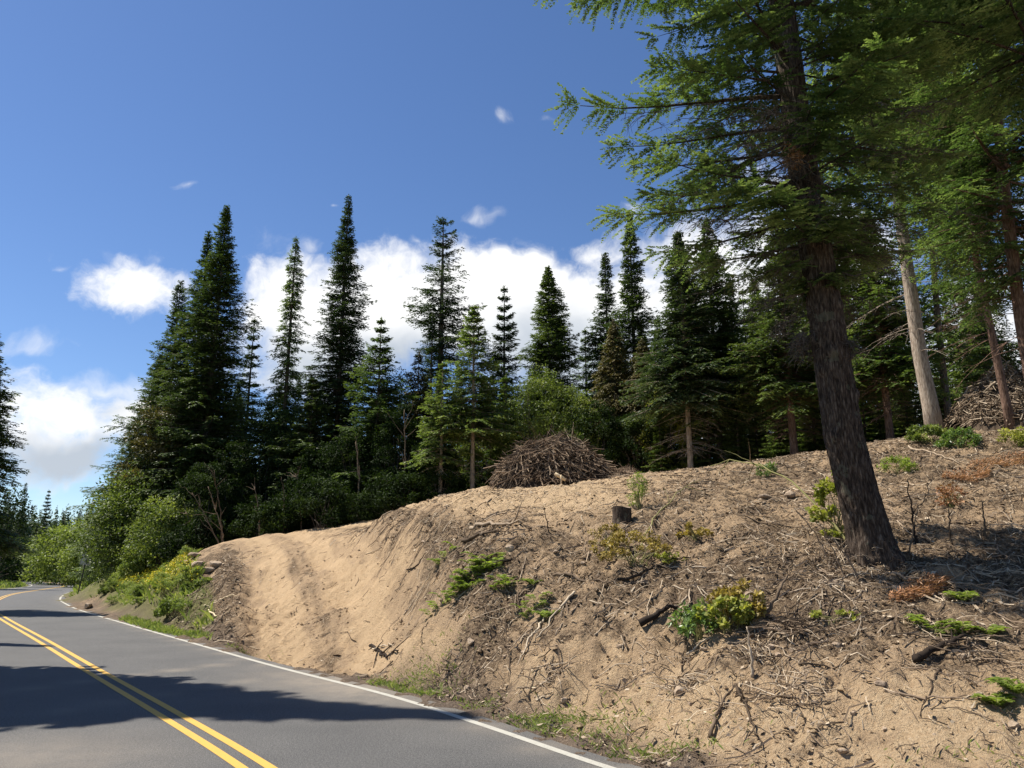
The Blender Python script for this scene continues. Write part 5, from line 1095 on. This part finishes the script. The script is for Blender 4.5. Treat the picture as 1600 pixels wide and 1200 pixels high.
def grass():
    rng = np.random.default_rng(31)
    poly = [(334, 978), (338, 925), (312, 885), (280, 868), (215, 875), (170, 900), (158, 922), (200, 944), (262, 962), (295, 975)]
    x, y = polysample(poly, 70000, rng); dn = vnoise(x * .9, y * .9, 3); k = dn > rng.uniform(.05, .42, len(x)); x, y = x[k], y[k]
    blades(0, rng, x, y, .46, GRASS, 'bank_grass', 'tall green and straw coloured grass and weeds on the left bank', .015, .6)
    x, y = polysample([(330, 1003), (320, 990), (260, 982), (200, 962), (185, 968), (240, 990)], 9000, rng); blades(0, rng, x, y, .16, GRASS, 'verge_grass', 'strip of short bright green grass along the white line', .010)
    mb = MB(); x, y = polysample([(320, 930), (300, 890), (250, 880), (190, 905), (180, 930), (250, 950)], 1500, rng); k = vnoise(x * .7, y * .7, 9) > .48; x, y = x[k], y[k]; m = len(x) * 5
    x = np.repeat(x, 5) + rng.normal(0, .06, m); y = np.repeat(y, 5) + rng.normal(0, .06, m); p = np.stack([x, y, gz_lookup(x, y) + rng.uniform(.2, .45, m)], 1); cards(mb, p, norm(rng.normal(0, 1, (m, 3))), np.full(m, .08), np.full(m, .03), rng.uniform(0, 1, m), rng, 1.)
    tag(mb.build('yellow_flowers', FLOW), 'yellow wildflower heads among the grass of the left bank', 'flowers', kind='stuff')
    xs, ys = [], []
    for (px, py, r, n) in [(590, 1072, .5, 700), (640, 1082, .4, 700), (655, 1088, .3, 400), (720, 1102, .4, 250), (870, 1140, .5, 600), (840, 1128, .3, 300), (1000, 1180, .5, 400), (370, 1013, .4, 150), (1520, 1185, .4, 60), (940, 1150, .3, 120)]:
        p = cast(px, py); xs.append(p[0] + rng.normal(0, r, n)); ys.append(p[1] + rng.normal(0, r * .6, n))
    x, y = np.concatenate(xs), np.concatenate(ys); k = near_dist(edg, x, y)[1] > .35; blades(0, rng, x[k], y[k], .11, GRASS, 'tuft_grass', 'sparse green grass tufts at the foot of the bank beside the road', .0028, .7)
    x, y = polysample([(150, 940), (165, 915), (120, 905), (118, 930)], 3500, rng); blades(0, rng, x, y, .4, GRASS, 'sign_grass', 'grass around the foot of the speed limit sign', .02)
    # left verge, far bend
    x = rng.uniform(-110, -50, 30000); y = rng.uniform(70, 160, 30000); d1, s1 = near_dist(lft, x, y); k = (s1 < -.6) & (d1 < 14); blades(0, rng, x[k], y[k], .5, GRASS, 'far_verge_grass', 'grass on the far left verge at the bend', .05)
    x = rng.uniform(-60, -28, 22000); y = rng.uniform(52, 110, 22000); d1, s1 = near_dist(edg, x, y); k = (s1 > .6) & (d1 < 8); blades(0, rng, x[k], y[k], .5, GRASS, 'far_bank_grass', 'grass on the tan bank below the light green thicket', .04)
grass()

def weeds():
    rng = np.random.default_rng(55); poly = [(330, 960), (325, 930), (300, 885), (275, 872), (215, 880), (170, 905), (160, 930), (200, 950), (262, 965)]
    x, y = polysample(poly, 120, rng); pr = []
    for i in range(len(x)):
        k = i % 4; s = rng.uniform(.6, 1.3)
        if i < 4:
            cr, st = leafy(900 + i, .36, .36, n=1500, leaf=[.07, .05, .06, .045][i], clumps=26, rc=.16, wid=[.6, .3, .5, .25][i]); o = empty('weed', (x[i], y[i], gz(x[i], y[i])), 'leafy green weed among the grass of the left bank', 'plant', 'weeds on the left bank')
            cr.build('foliage', [DECID, GRASS, THICK, GRASS][i], o); st.build('stems', VINE, o); pr.append(o)
        else: copy_tree(pr[k], (x[i], y[i], gz(x[i], y[i])), rng.uniform(0, 6), (s, s, s * rng.uniform(.7, 1.5)))
weeds()

# pale leaning saplings at the forest edge
def saplings():
    for i, (x1, y1, x2, y2, lb) in enumerate([(345, 853, 300, 770, 'leaning bare sapling at the forest edge, leftmost'), (348, 852, 335, 735, 'bare sapling at the forest edge, second from left'), (352, 852, 325, 760, 'thin forked bare sapling at the forest edge'), (405, 845, 398, 760, 'bare crooked sapling behind the driveway crest'), (442, 845, 440, 745, 'straight thin dead sapling behind the driveway crest'),
                                              (325, 855, 290, 800, 'low leaning sapling beside the leafy bush'), (470, 842, 462, 740, 'dead sapling in the middle of the forest edge'), (628, 795, 632, 640, 'thin grey trunk in the shade left of the bare trunk pair'), (560, 822, 556, 690, 'thin dark trunk in the forest shade')]):
        Y = 37.5 + i * .3; a = on_y(x1, y1, Y); a[2] = gz(a[0], Y); b = on_y(x2, y2, Y); P = [a, a * .5 + b * .5 + [.1, 0, 0], b]
        branch(None, P, .035 if i < 7 else .06, lb, 700 + i, v=.45, twigs=6, tw=.35, name='sapling', cat='tree', group='bare saplings at the forest edge')
saplings()

# ------------------------------------------------------------------ speed limit sign
def sign():
    p = on_z(121, 931, 0.05); g = gz(p[0], p[1]); o = empty('speed_limit_sign', (p[0], p[1], g), 'grey white speed limit sign reading 30 on a thin leaning post', 'sign')
    lean = .13
    face = math.atan2(-p[0], p[1])     # panel turned towards oncoming drivers
    o.rotation_euler = (0, lean, 0)
    th = .0; c_, s_ = math.cos(face * .8), math.sin(face * .8)
    def bx(mb, cx, cy, cz, sx_, sy_, sz_):
        V = np.array([[a, b, c] for a in (-1, 1) for b in (-1, 1) for c in (-1, 1)]) * .5 * [sx_, sy_, sz_] + [cx, cy, cz]; V = V @ np.array([[c_, s_, 0], [-s_, c_, 0], [0, 0, 1.]])
        mb.add(V, [[0, 1, 3, 2], [4, 6, 7, 5], [0, 4, 5, 1], [2, 3, 7, 6], [0, 2, 6, 4], [1, 5, 7, 3]]); return mb
    bx(MB(), 0, .03, 1.3, .075, .05, 2.9).build('post', POST, o)
    # panel: rounded rectangle .61 x .76
    w, h, r = .33, .41, .05; pts = []
    for (sx_, sz_, a0) in ((1, 1, 0), (-1, 1, 90), (-1, -1, 180), (1, -1, 270)):
        for k in range(6): a = math.radians(a0 + k * 18); pts.append((sx_ * (w - r) + r * math.cos(a), sz_ * (h - r) + r * math.sin(a)))
    def plate(pts, y0, y1, mat, name, par, hole=None, zc=2.42):
        n = len(pts); M_ = np.array([[c_, s_, 0], [-s_, c_, 0], [0, 0, 1.]]); V = [(x, y, z + zc) for y in (y0, y1) for x, z in pts]
        if hole is None:
            V += [(0, y0, zc), (0, y1, zc)]; T = [(k, (k + 1) % n, 2 * n) for k in range(n)] + [(n + (k + 1) % n, n + k, 2 * n + 1) for k in range(n)]; Q = [(k, n + k, n + (k + 1) % n, (k + 1) % n) for k in range(n)]
            return MB().add(np.array(V) @ M_, Q, T).build(name, mat, par)
        hp = [(x * hole, z * hole) for x, z in pts]; V = [(x, y0, z + zc) for x, z in pts] + [(x, y0, z + zc) for x, z in hp]; Q = [(k, (k + 1) % n, n + (k + 1) % n, n + k) for k in range(n)]
        return MB().add(np.array(V) @ M_, Q).build(name, mat, par)
    pn = plate(pts, -.004, .002, SIGNW, 'panel', o)
    bpt = [(x * .94, z * .95) for x, z in pts]; plate(bpt, -.0065, 0, SIGNB, 'border', pn, hole=.955)
    def txt(s, size, z, nm):
        cu = bpy.data.curves.new(nm, 'FONT'); cu.body = s; cu.size = size; cu.align_x = 'CENTER'; cu.align_y = 'CENTER'; cu.extrude = .001; cu.offset = size * .05
        t = bpy.data.objects.new(nm, cu); col.objects.link(t); bpy.context.view_layer.update()
        me = bpy.data.meshes.new_from_object(t.evaluated_get(bpy.context.evaluated_depsgraph_get())); bpy.data.objects.remove(t)
        me.materials.clear(); me.materials.append(SIGNB); q = bpy.data.objects.new(nm, me); col.objects.link(q); q.parent = pn; q.rotation_euler = (PI / 2, 0, -face * .8); q.location = (-.008 * s_ * -1 * -1, -.008 * c_, z); 
        q.location = tuple(np.array([0, -.009, z]) @ np.array([[c_, s_, 0], [-s_, c_, 0], [0, 0, 1.]])); return q
    txt('SPEED', .155, 2.70, 'lettering'); txt('LIMIT', .155, 2.56, 'lettering'); txt('30', .50, 2.27, 'numerals')
    for z in (2.1, 2.76):
        mb = MB(); bx(mb, 0, -.008, z, .02, .008, .02); mb.build('bolt', MBOLT, pn)
sign()
C.render.engine = 'CYCLES'
